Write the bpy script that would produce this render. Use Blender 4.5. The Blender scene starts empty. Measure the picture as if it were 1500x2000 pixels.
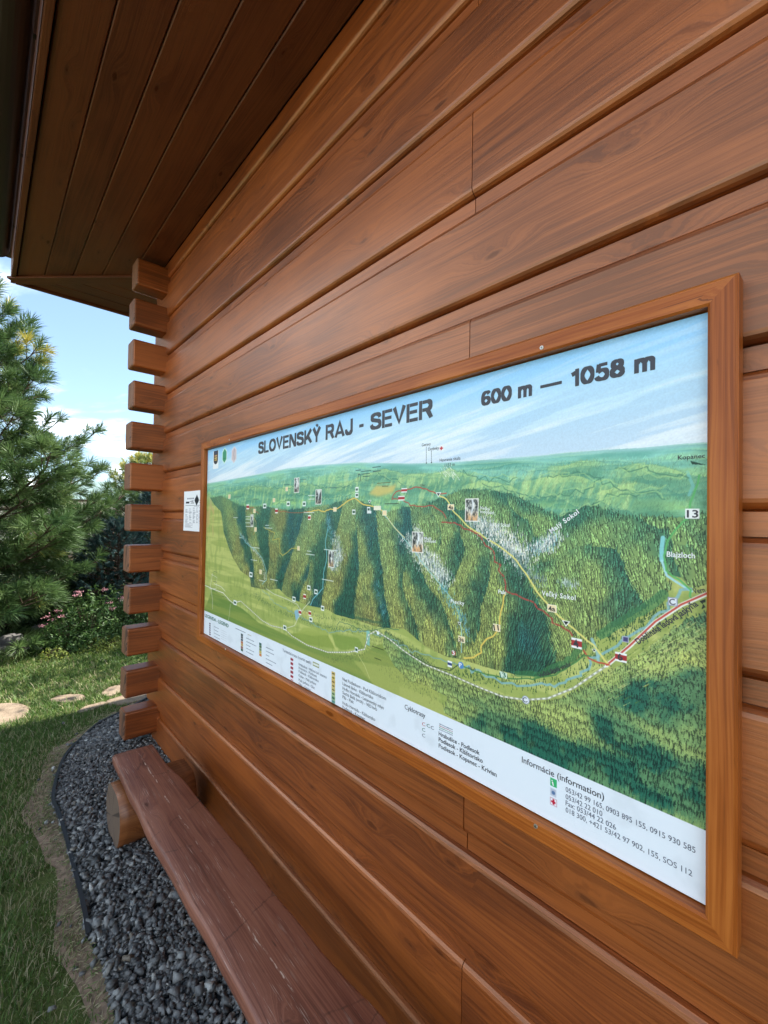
import bpy, bmesh, math, random
import numpy as np
from mathutils import Vector, Matrix
from math import radians, sin, cos, pi

random.seed(7)
rng = np.random.default_rng(7)
SC = bpy.context.scene
COL = SC.collection

# ------------------------------------------------------------------ camera
S = 0.82                       # metres from the lens to the plane of the map panel
ZG = -1.76                     # ground below the lens, in units of S
HC = -ZG * S                   # lens height above ground
YAW, PIT, ROL, FPX = radians(47.2358), radians(0.95612), radians(-0.93632), 848.57
fwd = Vector((-sin(YAW) * cos(PIT), cos(YAW) * cos(PIT), sin(PIT)))
rgt = Vector((cos(YAW), sin(YAW), 0))
dwn = fwd.cross(rgt)
r2 = cos(ROL) * rgt + sin(ROL) * dwn
d2 = -sin(ROL) * rgt + cos(ROL) * dwn
cam_d = bpy.data.cameras.new('camera')
cam = bpy.data.objects.new('camera', cam_d)
COL.objects.link(cam)
Mc = Matrix((( r2.x, -d2.x, -fwd.x, 0), (r2.y, -d2.y, -fwd.y, 0), (r2.z, -d2.z, -fwd.z, HC), (0, 0, 0, 1)))
cam.matrix_world = Mc
cam_d.sensor_fit = 'VERTICAL'
cam_d.sensor_height = 36.0
cam_d.lens = FPX / 2000 * 36.0
cam_d.clip_start = 0.02
cam_d.clip_end = 8000
SC.camera = cam

# ------------------------------------------------------------------ world, sun, exposure
SUN_EL, SUN_AZ = radians(50), radians(-4)       # azimuth from +Y, positive towards +X
W = bpy.data.worlds.new('World')
SC.world = W
W.use_nodes = True
wn = W.node_tree
for n in list(wn.nodes):
    wn.nodes.remove(n)
def wnode(t, **k):
    n = wn.nodes.new(t)
    for a, b in k.items():
        setattr(n, a, b)
    return n
sky = wnode('ShaderNodeTexSky', sky_type='NISHITA', sun_disc=False, sun_elevation=SUN_EL, sun_rotation=SUN_AZ,
            air_density=1.0, dust_density=.4, ozone_density=1.0, altitude=2500)
geo = wnode('ShaderNodeTexCoord')
sep = wnode('ShaderNodeSeparateXYZ')
wn.links.new(geo.outputs['Generated'], sep.inputs[0])
# clouds laid on a flat deck overhead: direction / (height + a little)
addz = wnode('ShaderNodeMath', operation='ADD'); addz.inputs[1].default_value = 0.050
wn.links.new(sep.outputs['Z'], addz.inputs[0])
dvx = wnode('ShaderNodeMath', operation='DIVIDE'); dvy = wnode('ShaderNodeMath', operation='DIVIDE')
wn.links.new(sep.outputs['X'], dvx.inputs[0]); wn.links.new(addz.outputs[0], dvx.inputs[1])
wn.links.new(sep.outputs['Y'], dvy.inputs[0]); wn.links.new(addz.outputs[0], dvy.inputs[1])
cmb = wnode('ShaderNodeCombineXYZ')
wn.links.new(dvx.outputs[0], cmb.inputs[0]); wn.links.new(dvy.outputs[0], cmb.inputs[1])
mp = wnode('ShaderNodeMapping'); mp.inputs['Scale'].default_value = (0.42, 0.95, 1); mp.inputs['Location'].default_value = (2.0, 0.8, 0)
wn.links.new(cmb.outputs[0], mp.inputs[0])
cn = wnode('ShaderNodeTexNoise'); cn.inputs['Scale'].default_value = 1.1; cn.inputs['Detail'].default_value = 7; cn.inputs['Roughness'].default_value = 0.55; cn.inputs['Distortion'].default_value = 0.4
wn.links.new(mp.outputs[0], cn.inputs['Vector'])
cr = wnode('ShaderNodeMapRange'); cr.interpolation_type = 'SMOOTHSTEP'
cr.inputs['From Min'].default_value = 0.47; cr.inputs['From Max'].default_value = 0.80; cr.inputs['To Max'].default_value = 1.0
wn.links.new(cn.outputs['Fac'], cr.inputs[0])
hz = wnode('ShaderNodeMapRange'); hz.interpolation_type = 'SMOOTHSTEP'      # pale band towards the horizon
hz.inputs['From Min'].default_value = 0.30; hz.inputs['From Max'].default_value = -0.02; hz.inputs['To Min'].default_value = 0.28; hz.inputs['To Max'].default_value = 0.6
wn.links.new(sep.outputs['Z'], hz.inputs[0])
mixh = wnode('ShaderNodeMix', data_type='RGBA')
wn.links.new(hz.outputs[0], mixh.inputs[0])
wn.links.new(sky.outputs[0], mixh.inputs[6])
mixh.inputs[7].default_value = (1.7, 2.45, 2.65, 1)
mixc = wnode('ShaderNodeMix', data_type='RGBA')
wn.links.new(cr.outputs[0], mixc.inputs[0])
wn.links.new(mixh.outputs[2], mixc.inputs[6])
mixc.inputs[7].default_value = (23, 23.3, 23.6, 1)
bg = wnode('ShaderNodeBackground'); bg.inputs['Strength'].default_value = 0.050
wn.links.new(mixc.outputs[2], bg.inputs['Color'])
wo = wnode('ShaderNodeOutputWorld')
wn.links.new(bg.outputs[0], wo.inputs[0])

sl = bpy.data.lights.new('sun', 'SUN')
sl.energy = 2.0; sl.angle = radians(0.5); sl.color = (1.0, 0.95, 0.86)
so = bpy.data.objects.new('sun', sl)
COL.objects.link(so)
sd = Vector((sin(SUN_AZ) * cos(SUN_EL), cos(SUN_AZ) * cos(SUN_EL), sin(SUN_EL)))
so.rotation_euler = sd.to_track_quat('Z', 'Y').to_euler()
so.location = (0, 0, 20)
SC.view_settings.view_transform = 'Standard'
SC.view_settings.look = 'None'
SC.view_settings.gamma = 1
SC.view_settings.exposure = 2.85
SC.view_settings.use_curve_mapping = False
SC.render.engine = 'CYCLES'
SC.cycles.use_denoising = True
SC.cycles.max_bounces = 8
SC.cycles.transparent_max_bounces = 8

# ------------------------------------------------------------------ pixel -> place (used only to read positions off the photograph)
def ray(px, py):
    v = ((px - 750) / FPX) * r2 + ((py - 1000) / FPX) * d2 + fwd
    return v
def onY(px, py, y):            # y in metres
    v = ray(px, py); t = y / v.y
    return Vector((v.x * t, y, HC + v.z * t))
def onZ(px, py, z=0.0):
    v = ray(px, py); t = (z - HC) / v.z
    return Vector((v.x * t, v.y * t, z))
def onX(px, py, x):
    v = ray(px, py); t = x / v.x
    return Vector((x, v.y * t, HC + v.z * t))
def U(x, y, z):                # units of S, z relative to lens -> metres
    return Vector((x * S, y * S, HC + z * S))

# ------------------------------------------------------------------ scene helpers
def tag(o, label=None, cat=None, group=None, kind=None):
    if label: o['label'] = label
    if cat: o['category'] = cat
    if group: o['group'] = group
    if kind: o['kind'] = kind
    return o
def empty(name, loc, **k):
    o = bpy.data.objects.new(name, None); COL.objects.link(o); o.location = loc
    o.empty_display_size = 0.1
    return tag(o, **k)
def mk(name, verts, faces, mat, parent=None, loc=(0, 0, 0), rot=(0, 0, 0), smooth=False, world=False, fm=None, **k):
    """verts local to loc/rot. world=True: verts are world coordinates, origin put at loc."""
    me = bpy.data.meshes.new(name)
    V = np.asarray(verts, dtype=float)
    loc = Vector(loc)
    if world:
        V = V - np.array(loc)
    me.from_pydata(V.tolist(), [], faces)
    mats = mat if isinstance(mat, (list, tuple)) else [mat]
    for m in mats: me.materials.append(m)
    if fm is not None: me.polygons.foreach_set('material_index', fm)
    if smooth: me.polygons.foreach_set('use_smooth', [True] * len(me.polygons))
    me.update()
    o = bpy.data.objects.new(name, me); COL.objects.link(o)
    o.rotation_euler = rot
    if parent is not None:
        o.parent = parent
        o.location = loc - Vector(parent_world(parent))
    else:
        o.location = loc
    return tag(o, **k)
def parent_world(p):
    v = Vector((0, 0, 0))
    while p is not None:
        v += p.location; p = p.parent
    return v
def fast(name, V, F, mat, parent=None, smooth=False, cols=None, **k):
    """big triangle meshes from numpy arrays"""
    me = bpy.data.meshes.new(name)
    V = np.asarray(V, dtype=np.float32); F = np.asarray(F, dtype=np.int32)
    me.vertices.add(len(V)); me.vertices.foreach_set('co', V.ravel())
    n = F.shape[1]
    me.loops.add(F.size); me.loops.foreach_set('vertex_index', F.ravel())
    me.polygons.add(len(F)); me.polygons.foreach_set('loop_start', np.arange(0, F.size, n, dtype=np.int32))
    if smooth: me.polygons.foreach_set('use_smooth', np.ones(len(F), dtype=bool))
    me.materials.append(mat)
    if cols is not None:       # one value per vertex: natural variation, plus the sunlit yellow painted on pine tips
        at = me.attributes.new('tint', 'FLOAT', 'POINT'); at.data.foreach_set('value', np.asarray(cols, dtype=np.float32))
    me.update(calc_edges=True); me.validate()
    o = bpy.data.objects.new(name, me); COL.objects.link(o)
    if parent is not None:
        o.parent = parent; pw = parent_world(parent); o.location = -pw
    return tag(o, **k)
def prism(profile, length):
    """profile [(y,z)] closed, extruded along local X from 0 to length"""
    n = len(profile)
    V = [(0, y, z) for y, z in profile] + [(length, y, z) for y, z in profile]
    F = [(i, (i + 1) % n, n + (i + 1) % n, n + i) for i in range(n)]
    F += [tuple(range(n))[::-1], tuple(range(n, 2 * n))]
    return V, F
def bbox_bm(name, sx, sy, sz, bev, mat, parent, loc, rot=(0, 0, 0), seg=2, jit=0, **k):
    """bevelled box, local origin at its centre"""
    bm = bmesh.new(); bmesh.ops.create_cube(bm, size=1)
    for v in bm.verts: v.co = Vector((v.co.x * sx, v.co.y * sy, v.co.z * sz))
    if bev: bmesh.ops.bevel(bm, geom=list(bm.edges), offset=bev, segments=seg, affect='EDGES', profile=0.6)
    me = bpy.data.meshes.new(name); bm.to_mesh(me); bm.free()
    me.materials.append(mat)
    o = bpy.data.objects.new(name, me); COL.objects.link(o); o.rotation_euler = rot
    if parent is not None:
        o.parent = parent; o.location = Vector(loc) - parent_world(parent)
    else: o.location = loc
    return tag(o, **k)

# ------------------------------------------------------------------ materials
def new_mat(name):
    m = bpy.data.materials.new(name); m.use_nodes = True
    nt = m.node_tree
    b = nt.nodes['Principled BSDF']
    return m, nt, b
class N:
    def __init__(s, nt): s.nt = nt
    def _in(s, sock, v):
        if v is None: return
        if hasattr(v, 'is_linked') or isinstance(v, bpy.types.NodeSocket): s.nt.links.new(v, sock)
        else: sock.default_value = v
    def math(s, op, a, b=None, c=None, clamp=False):
        n = s.nt.nodes.new('ShaderNodeMath'); n.operation = op; n.use_clamp = clamp
        s._in(n.inputs[0], a); s._in(n.inputs[1], b)
        if c is not None: s._in(n.inputs[2], c)
        return n.outputs[0]
    def noise(s, vec, scale, detail=4, rough=.5, dist=0, dims='3D', w=None):
        n = s.nt.nodes.new('ShaderNodeTexNoise'); n.noise_dimensions = dims
        s._in(n.inputs['Vector'], vec); n.inputs['Scale'].default_value = scale
        n.inputs['Detail'].default_value = detail; n.inputs['Roughness'].default_value = rough; n.inputs['Distortion'].default_value = dist
        return n.outputs['Fac']
    def vor(s, vec, scale, feature='F1', dims='3D'):
        n = s.nt.nodes.new('ShaderNodeTexVoronoi'); n.feature = feature; n.voronoi_dimensions = dims
        s._in(n.inputs['Vector'], vec); n.inputs['Scale'].default_value = scale
        return n
    def rng(s, v, a, b, c=0., d=1., smooth=True):
        n = s.nt.nodes.new('ShaderNodeMapRange'); n.interpolation_type = 'SMOOTHSTEP' if smooth else 'LINEAR'
        s._in(n.inputs[0], v)
        for i, q in enumerate((a, b, c, d)): n.inputs[i + 1].default_value = q
        return n.outputs[0]
    def ramp(s, f, stops, interp='LINEAR'):
        n = s.nt.nodes.new('ShaderNodeValToRGB'); cr = n.color_ramp; cr.interpolation = interp
        while len(cr.elements) < len(stops): cr.elements.new(0.5)
        for e, (p, c) in zip(cr.elements, stops): e.position = p; e.color = (*c, 1)
        s._in(n.inputs[0], f); return n.outputs[0]
    def mix(s, f, a, b, mode='MIX'):
        n = s.nt.nodes.new('ShaderNodeMix'); n.data_type = 'RGBA'; n.blend_type = mode
        s._in(n.inputs[0], f)
        for i, q in ((6, a), (7, b)):
            if isinstance(q, tuple): n.inputs[i].default_value = (*q, 1) if len(q) == 3 else q
            else: s._in(n.inputs[i], q)
        return n.outputs[2]
    def comb(s, x, y, z=0.):
        n = s.nt.nodes.new('ShaderNodeCombineXYZ'); s._in(n.inputs[0], x); s._in(n.inputs[1], y); s._in(n.inputs[2], z)
        return n.outputs[0]
    def obj(s):
        n = s.nt.nodes.new('ShaderNodeTexCoord'); return n.outputs['Object']
    def sep(s, v):
        n = s.nt.nodes.new('ShaderNodeSeparateXYZ'); s._in(n.inputs[0], v); return n.outputs
    def rand(s):
        n = s.nt.nodes.new('ShaderNodeObjectInfo'); return n.outputs['Random']
    def attr(s, name):
        n = s.nt.nodes.new('ShaderNodeAttribute'); n.attribute_name = name; return n.outputs['Fac']
    def bump(s, h, strength, dist, b):
        n = s.nt.nodes.new('ShaderNodeBump'); n.inputs['Strength'].default_value = strength; n.inputs['Distance'].default_value = dist
        s._in(n.inputs['Height'], h); s.nt.links.new(n.outputs[0], b.inputs['Normal']); return n

def wood(name, light, mid, dark, rough=.38, coat=.35, knots=.55, spec=.5, gscale=1.0, wear=None, bump=.25, vary=.35, coatr=.2, tint=None, ior=1.5):
    """stained softwood: grain runs along local X; the figure lies across local Y and Z"""
    m, nt, b = new_mat(name); n = N(nt)
    r = n.rand()
    x, y, z = n.sep(n.obj())[:3]
    off = n.math('MULTIPLY', r, 57.3)
    X = n.math('ADD', x, off)
    C = n.math('ADD', n.math('ADD', y, z), n.math('MULTIPLY', r, 13.7))
    kv = n.comb(n.math('MULTIPLY', X, 3.0), n.math('MULTIPLY', C, 9.5))
    vo = n.vor(kv, 1.0, dims='2D'); vo.inputs['Randomness'].default_value = 1.0
    csep = nt.nodes.new('ShaderNodeSeparateColor'); nt.links.new(vo.outputs['Color'], csep.inputs[0])
    keep = n.math('GREATER_THAN', csep.outputs[0], 1 - knots * .75)
    dj = n.math('ADD', vo.outputs['Distance'], n.math('MULTIPLY', n.math('SUBTRACT', n.noise(n.comb(n.math('MULTIPLY', X, 30), n.math('MULTIPLY', C, 60)), 1, 3, .6, dims='2D'), .5), .09))
    bulge = n.math('MULTIPLY', n.rng(dj, .42, .02), keep)
    wob = n.noise(n.comb(n.math('MULTIPLY', X, .8), n.math('MULTIPLY', C, 4)), 1, 3, .5, dims='2D')
    G = n.math('ADD', n.math('ADD', C, n.math('MULTIPLY', bulge, .030)), n.math('MULTIPLY', wob, .07))
    fine = n.noise(n.comb(n.math('MULTIPLY', X, 3.5 * gscale), n.math('MULTIPLY', G, 260 * gscale)), 1, 4, .6, dims='2D')
    band = n.noise(n.comb(n.math('MULTIPLY', X, 1.2 * gscale), n.math('MULTIPLY', G, 75 * gscale)), 1, 3, .5, dims='2D')
    blot = n.noise(n.comb(n.math('MULTIPLY', X, 2.2), n.math('MULTIPLY', C, 7)), 1, 4, .55, dims='2D')
    f = n.math('ADD', n.math('MULTIPLY', n.rng(fine, .3, .7), .36), n.math('MULTIPLY', n.rng(band, .30, .70), .28))
    f = n.math('ADD', n.math('ADD', f, .08), n.math('MULTIPLY', n.rng(blot, .32, .70), .30))
    f = n.math('ADD', f, n.math('MULTIPLY', n.math('SUBTRACT', r, .5), vary))
    col = n.ramp(f, [(.12, dark), (.5, mid), (.88, light)])
    halo = n.math('MULTIPLY', n.rng(dj, .16, .07), keep)
    col = n.mix(n.math('MULTIPLY', halo, .55), col, dark)
    core = n.math('MULTIPLY', n.rng(n.math('ADD', dj, n.math('MULTIPLY', csep.outputs[1], .05)), .075, .045), keep)
    col = n.mix(n.math('MULTIPLY', core, .5), col, tuple(c * .45 for c in dark))
    ringk = n.math('MULTIPLY', n.math('MULTIPLY', n.rng(dj, .12, .09), n.rng(dj, .06, .09)), keep)
    col = n.mix(n.math('MULTIPLY', ringk, .45), col, light)
    # drying checks: thin, short, along the grain
    chk = n.rng(n.noise(n.comb(n.math('MULTIPLY', X, 2.2), n.math('MULTIPLY', G, 260)), 1, 2, .5, dims='2D'), .735, .765)
    chk = n.math('MULTIPLY', chk, n.rng(n.noise(n.comb(n.math('MULTIPLY', X, 1.7), n.math('MULTIPLY', C, 9)), 2.3, 2, .5, dims='2D'), .5, .6))
    col = n.mix(n.math('MULTIPLY', chk, .6), col, tuple(c * .4 for c in dark))
    # small checks and nicks
    nick = n.rng(n.noise(n.comb(n.math('MULTIPLY', X, 14), n.math('MULTIPLY', C, 90)), 1, 1, .5, dims='2D'), .80, .86)
    col = n.mix(n.math('MULTIPLY', nick, .6), col, tuple(c * .4 for c in dark))
    rg = n.math('ADD', rough - .08, n.math('MULTIPLY', fine, .18))
    if wear:
        wv = n.rng(n.noise(n.comb(n.math('MULTIPLY', X, 5), n.math('MULTIPLY', C, 55)), 1, 6, .7, dims='2D'), .60, .72)
        wv = n.math('MULTIPLY', wv, n.rng(n.noise(n.comb(n.math('MULTIPLY', X, 1.5), n.math('MULTIPLY', C, 5)), 1, 2, .5, dims='2D'), .45, .62))
        col = n.mix(n.math('MULTIPLY', wv, .6), col, wear)
        crack = n.rng(n.math('ABSOLUTE', n.math('SUBTRACT', n.math('ADD', y, n.math('MULTIPLY', n.noise(n.comb(n.math('MULTIPLY', x, 2.2), 3.1), 1, 8, .62, dims='2D'), .040)), .020)), .0026, .0010)
        crack = n.math('MULTIPLY', crack, n.rng(n.noise(n.comb(n.math('MULTIPLY', x, 4.2), 5.5), 1, 3, .6, dims='2D'), .46, .54))
        crack = n.math('MULTIPLY', crack, n.rng(n.noise(n.comb(n.math('MULTIPLY', x, 30), n.math('MULTIPLY', y, 200)), 1, 5, .75, dims='2D'), .47, .56))
        col = n.mix(n.math('MULTIPLY', crack, .9), col, (.66, .53, .43))
        scr = n.rng(n.noise(n.comb(n.math('MULTIPLY', X, 9), n.math('MULTIPLY', C, 420)), 1, 3, .6, dims='2D'), .64, .72)
        scr = n.math('MULTIPLY', scr, n.rng(n.noise(n.comb(n.math('MULTIPLY', X, 4), n.math('MULTIPLY', C, 14)), 1, 3, .6, dims='2D'), .46, .58))
        col = n.mix(n.math('MULTIPLY', scr, .75), col, (.50, .37, .30))
        tr_ = n.vor(n.comb(n.math('ADD', n.math('MULTIPLY', x, 3.1), n.math('MULTIPLY', n.noise(n.obj(), 14, 4, .6), .16)), n.math('MULTIPLY', y, 1.5)), 1.0, 'DISTANCE_TO_EDGE', '2D')
        tk = n.rng(tr_.outputs['Distance'], .010, .003)
        tk = n.math('MULTIPLY', tk, n.rng(n.noise(n.obj(), 17, 3, .6), .45, .55))
        col = n.mix(n.math('MULTIPLY', tk, .5), col, (.05, .018, .012))
        rg = n.math('ADD', rg, n.math('MULTIPLY', wv, .2))
    nt.links.new(col, b.inputs['Base Color']); nt.links.new(rg, b.inputs['Roughness'])
    nt.links.new(n.math('MULTIPLY', n.rng(f, .15, .75, .84, 1.0), n.math('SUBTRACT', spec, n.math('MULTIPLY', core, .25))), b.inputs['Specular IOR Level'])
    b.inputs['IOR'].default_value = ior
    if tint: b.inputs['Specular Tint'].default_value = (*tint, 1)
    b.inputs['Coat Weight'].default_value = coat; b.inputs['Coat Roughness'].default_value = coatr
    h = n.math('ADD', n.math('MULTIPLY', fine, .6), n.math('MULTIPLY', bulge, .5))
    n.bump(h, bump, .002, b)
    return m
def flat(name, c, rough=.6, metal=0., spec=.5, var=0., scale=20.):
    m, nt, b = new_mat(name); n = N(nt)
    if var:
        f = n.noise(n.obj(), scale, 5, .6)
        col = n.ramp(f, [(.3, tuple(q * (1 - var) for q in c)), (.7, tuple(min(1, q * (1 + var)) for q in c))])
        nt.links.new(col, b.inputs['Base Color'])
    else: b.inputs['Base Color'].default_value = (*c, 1)
    b.inputs['Roughness'].default_value = rough; b.inputs['Metallic'].default_value = metal; b.inputs['Specular IOR Level'].default_value = spec
    return m

M_LOG = wood('stained_log', (.310, .072, .007), (.205, .043, .004), (.090, .016, .0018), rough=.44, coat=.14, knots=.62, spec=1.0, tint=(1, .59, .37), ior=1.86, vary=.45)
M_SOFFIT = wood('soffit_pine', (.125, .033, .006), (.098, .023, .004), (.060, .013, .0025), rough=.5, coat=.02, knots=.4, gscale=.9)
M_FRAME = wood('frame_pine', (.43, .125, .018), (.32, .080, .009), (.19, .042, .005), rough=.44, coat=.05, knots=.12, spec=.35, gscale=.8, vary=.15)
M_BENCH = wood('bench_wood', (.27, .100, .058), (.175, .056, .033), (.075, .022, .014), rough=.52, coat=.05, knots=.5, wear=(.33, .21, .16), bump=.45)
def endgrain(name, a, c):
    m, nt, b = new_mat(name); n = N(nt)
    x, y, z = n.sep(n.obj())[:3]
    r = n.math('SQRT', n.math('ADD', n.math('MULTIPLY', y, y), n.math('MULTIPLY', z, z)))
    r = n.math('ADD', r, n.math('MULTIPLY', n.noise(n.obj(), 9, 3), .03))
    w = n.math('SINE', n.math('MULTIPLY', r, 900))
    col = n.ramp(n.rng(w, -1, 1), [(0, a), (1, c)])
    sp = n.rng(n.noise(n.obj(), 30, 5, .7), .4, .75)
    col = n.mix(n.math('MULTIPLY', sp, .5), col, a)
    an = n.math('ARCTAN2', z, y)
    ck = n.rng(n.noise(n.comb(n.math('MULTIPLY', an, 3.2), n.math('MULTIPLY', n.rand(), 31)), 1, 2, .5, dims='2D'), .655, .675)
    ck = n.math('MULTIPLY', ck, n.rng(r, .012, .03))
    col = n.mix(n.math('MULTIPLY', ck, .75), col, tuple(q * .25 for q in a))
    nt.links.new(col, b.inputs['Base Color']); b.inputs['Roughness'].default_value = .6
    return m
M_END = endgrain('log_end_grain', (.15, .06, .03), (.25, .11, .055))
M_FOOTEND = endgrain('sawn_end_grain', (.11, .070, .048), (.18, .12, .08))
M_FOOT = wood('round_log_bark_free', (.24, .080, .020), (.165, .048, .010), (.07, .018, .005), rough=.46, coat=.15, knots=.8, bump=.5)
M_GUTTER = flat('gutter_metal', (.030, .014, .012), .35, .3)
M_ROOF = flat('roof_metal', (.06, .025, .02), .5, 0, var=.2)
M_SCREW = flat('screw_steel', (.62, .58, .50), .35, .9)
M_DARK = flat('shadow_gap', (.02, .012, .008), .9)

# ================================================================== CABIN
WALL_Y, TH = 1.02, 0.155
P = 0.3055
cabin = empty('log_cabin', (-3.63 * S, 1.02 * S, 0), label='brown stained timber log cabin with crossed corner logs and wide boarded eaves', cat='cabin')
def log_profile(top=.2565):
    pr = [(.155, -.047), (.019, -.047), (.019, .0035), (.0245, .0055), (.0235, .001), (.019, .000), (.0125, .004), (.006, .011), (.002, .019), (0, .030)]
    pr = [(.155, -.047), (.019, -.047), (.019, -.0015), (.026, .0025), (.0205, .0030), (.0140, .0040), (.0070, .0085), (.0020, .0150), (0, .0225)]
    if top > .25: pr += [(0, .2380), (.0025, .2470), (.0095, .2540), (.019, .2568), (.024, .2568), (.024, .2572), (.155, .2572)]
    else: pr += [(0, top), (.155, top)]
    return [(y * S, z * S) for y, z in pr]
for k in range(-6, 7):
    z0 = .026 + P * k
    pr = log_profile(.2565 if k < 6 else .112)
    if k == -6: pr = [(y, max(z, -.0)) for y, z in pr][2:]; pr = [(.155 * S, 0)] + pr
    spans = [(-3.925 + .008 * ((k * 7) % 3 - 1), 3.2)]
    if k % 2: spans = [(spans[0][0], -.7515), (-.7490, 3.2)]
    for a, b_ in spans:
        V, F = prism(pr, (b_ - a) * S)
        dy = rng.uniform(-.0012, .0012)
        mk('log', V, F, M_LOG, cabin, loc=(a * S, WALL_Y * S + dy, HC + z0 * S))
# crossing logs of the end wall: their ends stick out past the corner
for k in range(12):
    zb = 1.728 - .308 * k
    bm = bmesh.new(); bmesh.ops.create_cube(bm, size=1)
    L, Wd, H = 4.4 * S, .155 * S, .203 * S
    for v in bm.verts: v.co = Vector(((v.co.x + .5) * L, v.co.y * Wd, (v.co.z + .5) * H))
    bmesh.ops.bevel(bm, geom=list(bm.edges), offset=.012, segments=3, affect='EDGES', profile=.5)
    for f in bm.faces:
        if f.calc_center_median().x < .006: f.material_index = 1
    me = bpy.data.meshes.new('crossing_log'); bm.to_mesh(me); bm.free()
    me.materials.append(M_LOG); me.materials.append(M_END)
    o = bpy.data.objects.new('crossing_log', me); COL.objects.link(o); o.parent = cabin
    o.rotation_euler = (0, 0, pi / 2)
    o.location = Vector(((-3.7075) * S, (.798 + rng.uniform(-.009, .008)) * S, HC + zb * S)) - parent_world(cabin)
# soffit boards, one by one
ZS = 1.97
YE, XE = .152, -4.83
def soffit(poly, name='soffit_board', along='X'):
    """poly: [(x,y)] in units; a 2 cm board with its lower face at ZS, grain along the named axis"""
    z1, z2 = HC + ZS * S, HC + ZS * S + .02
    c = Vector((poly[0][0] * S, poly[0][1] * S, z1))
    pts = [(p[0] * S - c.x, p[1] * S - c.y) for p in poly]
    bm = bmesh.new()
    vs = [bm.verts.new((x, y, 0)) for x, y in pts]
    f = bm.faces.new(vs); ext = bmesh.ops.extrude_face_region(bm, geom=[f])
    for v in [g for g in ext['geom'] if isinstance(g, bmesh.types.BMVert)]: v.co.z += .02
    bmesh.ops.recalc_face_normals(bm, faces=bm.faces)
    ed = [e for e in bm.edges if all(abs(v.co.z) < 1e-6 for v in e.verts)]
    bmesh.ops.bevel(bm, geom=ed, offset=.0038, segments=1, affect='EDGES')
    rot = 0
    if along == 'Y':
        rot = pi / 2
        for v in bm.verts: v.co = Vector((v.co.y, -v.co.x, v.co.z))
    me = bpy.data.meshes.new(name); bm.to_mesh(me); bm.free(); me.materials.append(M_SOFFIT)
    o = bpy.data.objects.new(name, me); COL.objects.link(o); o.parent = cabin; o.rotation_euler = (0, 0, rot)
    o.location = c - parent_world(cabin)
g = .0018
def mit(y): return XE + (y - YE) * (-3.95 - XE) / (1.02 - YE)
ys = [.166, .335, .508, .681, .854, 1.018]
for a, b_ in zip(ys[:-1], ys[1:]):
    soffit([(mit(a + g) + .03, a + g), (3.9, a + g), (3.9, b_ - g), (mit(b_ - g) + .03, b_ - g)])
def mity(x): return YE + (x - XE) / (-3.95 - XE) * (1.02 - YE)
xs = [-4.815, -4.65, -4.48, -4.31, -4.14, -3.97, -3.80]
for a, b_ in zip(xs[:-1], xs[1:]):
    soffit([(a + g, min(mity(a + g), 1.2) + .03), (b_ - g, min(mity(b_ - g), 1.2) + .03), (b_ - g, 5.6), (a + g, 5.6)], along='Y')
# dark backing above the boards, so that the joints read as joints
mk('soffit_backing', [(x * S, y * S, HC + ZS * S + .022) for x, y in ((-4.84, .13), (4, .13), (4, 5.6), (-4.84, 5.6))], [(0, 1, 2, 3)], M_DARK, cabin, world=True)
# trim over the mitre, wall to eave corner
p0, p1 = Vector((XE + .0, YE + .0, 0)) * S, Vector((-3.79, 1.19, 0)) * S
dr = (p1 - p0).normalized(); ln = (p1 - p0).length
bbox_bm('mitre_trim', ln, .085, .016, .003, M_SOFFIT, cabin, ((p0 + p1) / 2 + Vector((.02, -.01, HC + ZS * S - .009))), rot=(0, 0, math.atan2(dr.y, dr.x)))
# fascia boards and roof edge
def boxw(name, x0, x1, y0, y1, z0, z1, mat, bev=.003, rot=False, par=None):
    c = Vector(((x0 + x1) / 2 * S, (y0 + y1) / 2 * S, HC + (z0 + z1) / 2 * S))
    if rot: return bbox_bm(name, (y1 - y0) * S, (x1 - x0) * S, (z1 - z0) * S, bev, mat, par or cabin, c, rot=(0, 0, pi / 2))
    return bbox_bm(name, (x1 - x0) * S, (y1 - y0) * S, (z1 - z0) * S, bev, mat, par or cabin, c)
boxw('fascia', -4.858, 4.0, .131, .1605, 1.955, 2.20, M_SOFFIT)
boxw('fascia', -4.862, -4.832, .1625, 5.6, 1.955, 2.20, M_SOFFIT, rot=True)
ex0, ex1, ey0, ey1, ez = -4.93, 4.1, -.03, 6.2, 2.215
ap = [(-1.8, 3.08, ez + 1.75), (1.0, 3.08, ez + 1.75)]
V = [U(ex0, ey0, ez), U(ex1, ey0, ez), U(ex1, ey1, ez), U(ex0, ey1, ez)] + [U(*a) for a in ap] + [U(ex0, ey0, ez - .02), U(ex1, ey0, ez - .02), U(ex1, ey1, ez - .02), U(ex0, ey1, ez - .02)]
mk('roof', [tuple(v) for v in V], [(0, 1, 5, 4), (1, 2, 5), (2, 3, 4, 5), (3, 0, 4), (0, 6, 7, 1), (1, 7, 8, 2), (2, 8, 9, 3), (3, 9, 6, 0), (9, 8, 7, 6)], M_ROOF, cabin, loc=tuple(U(ex0, ey0, ez)), world=True)
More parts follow.
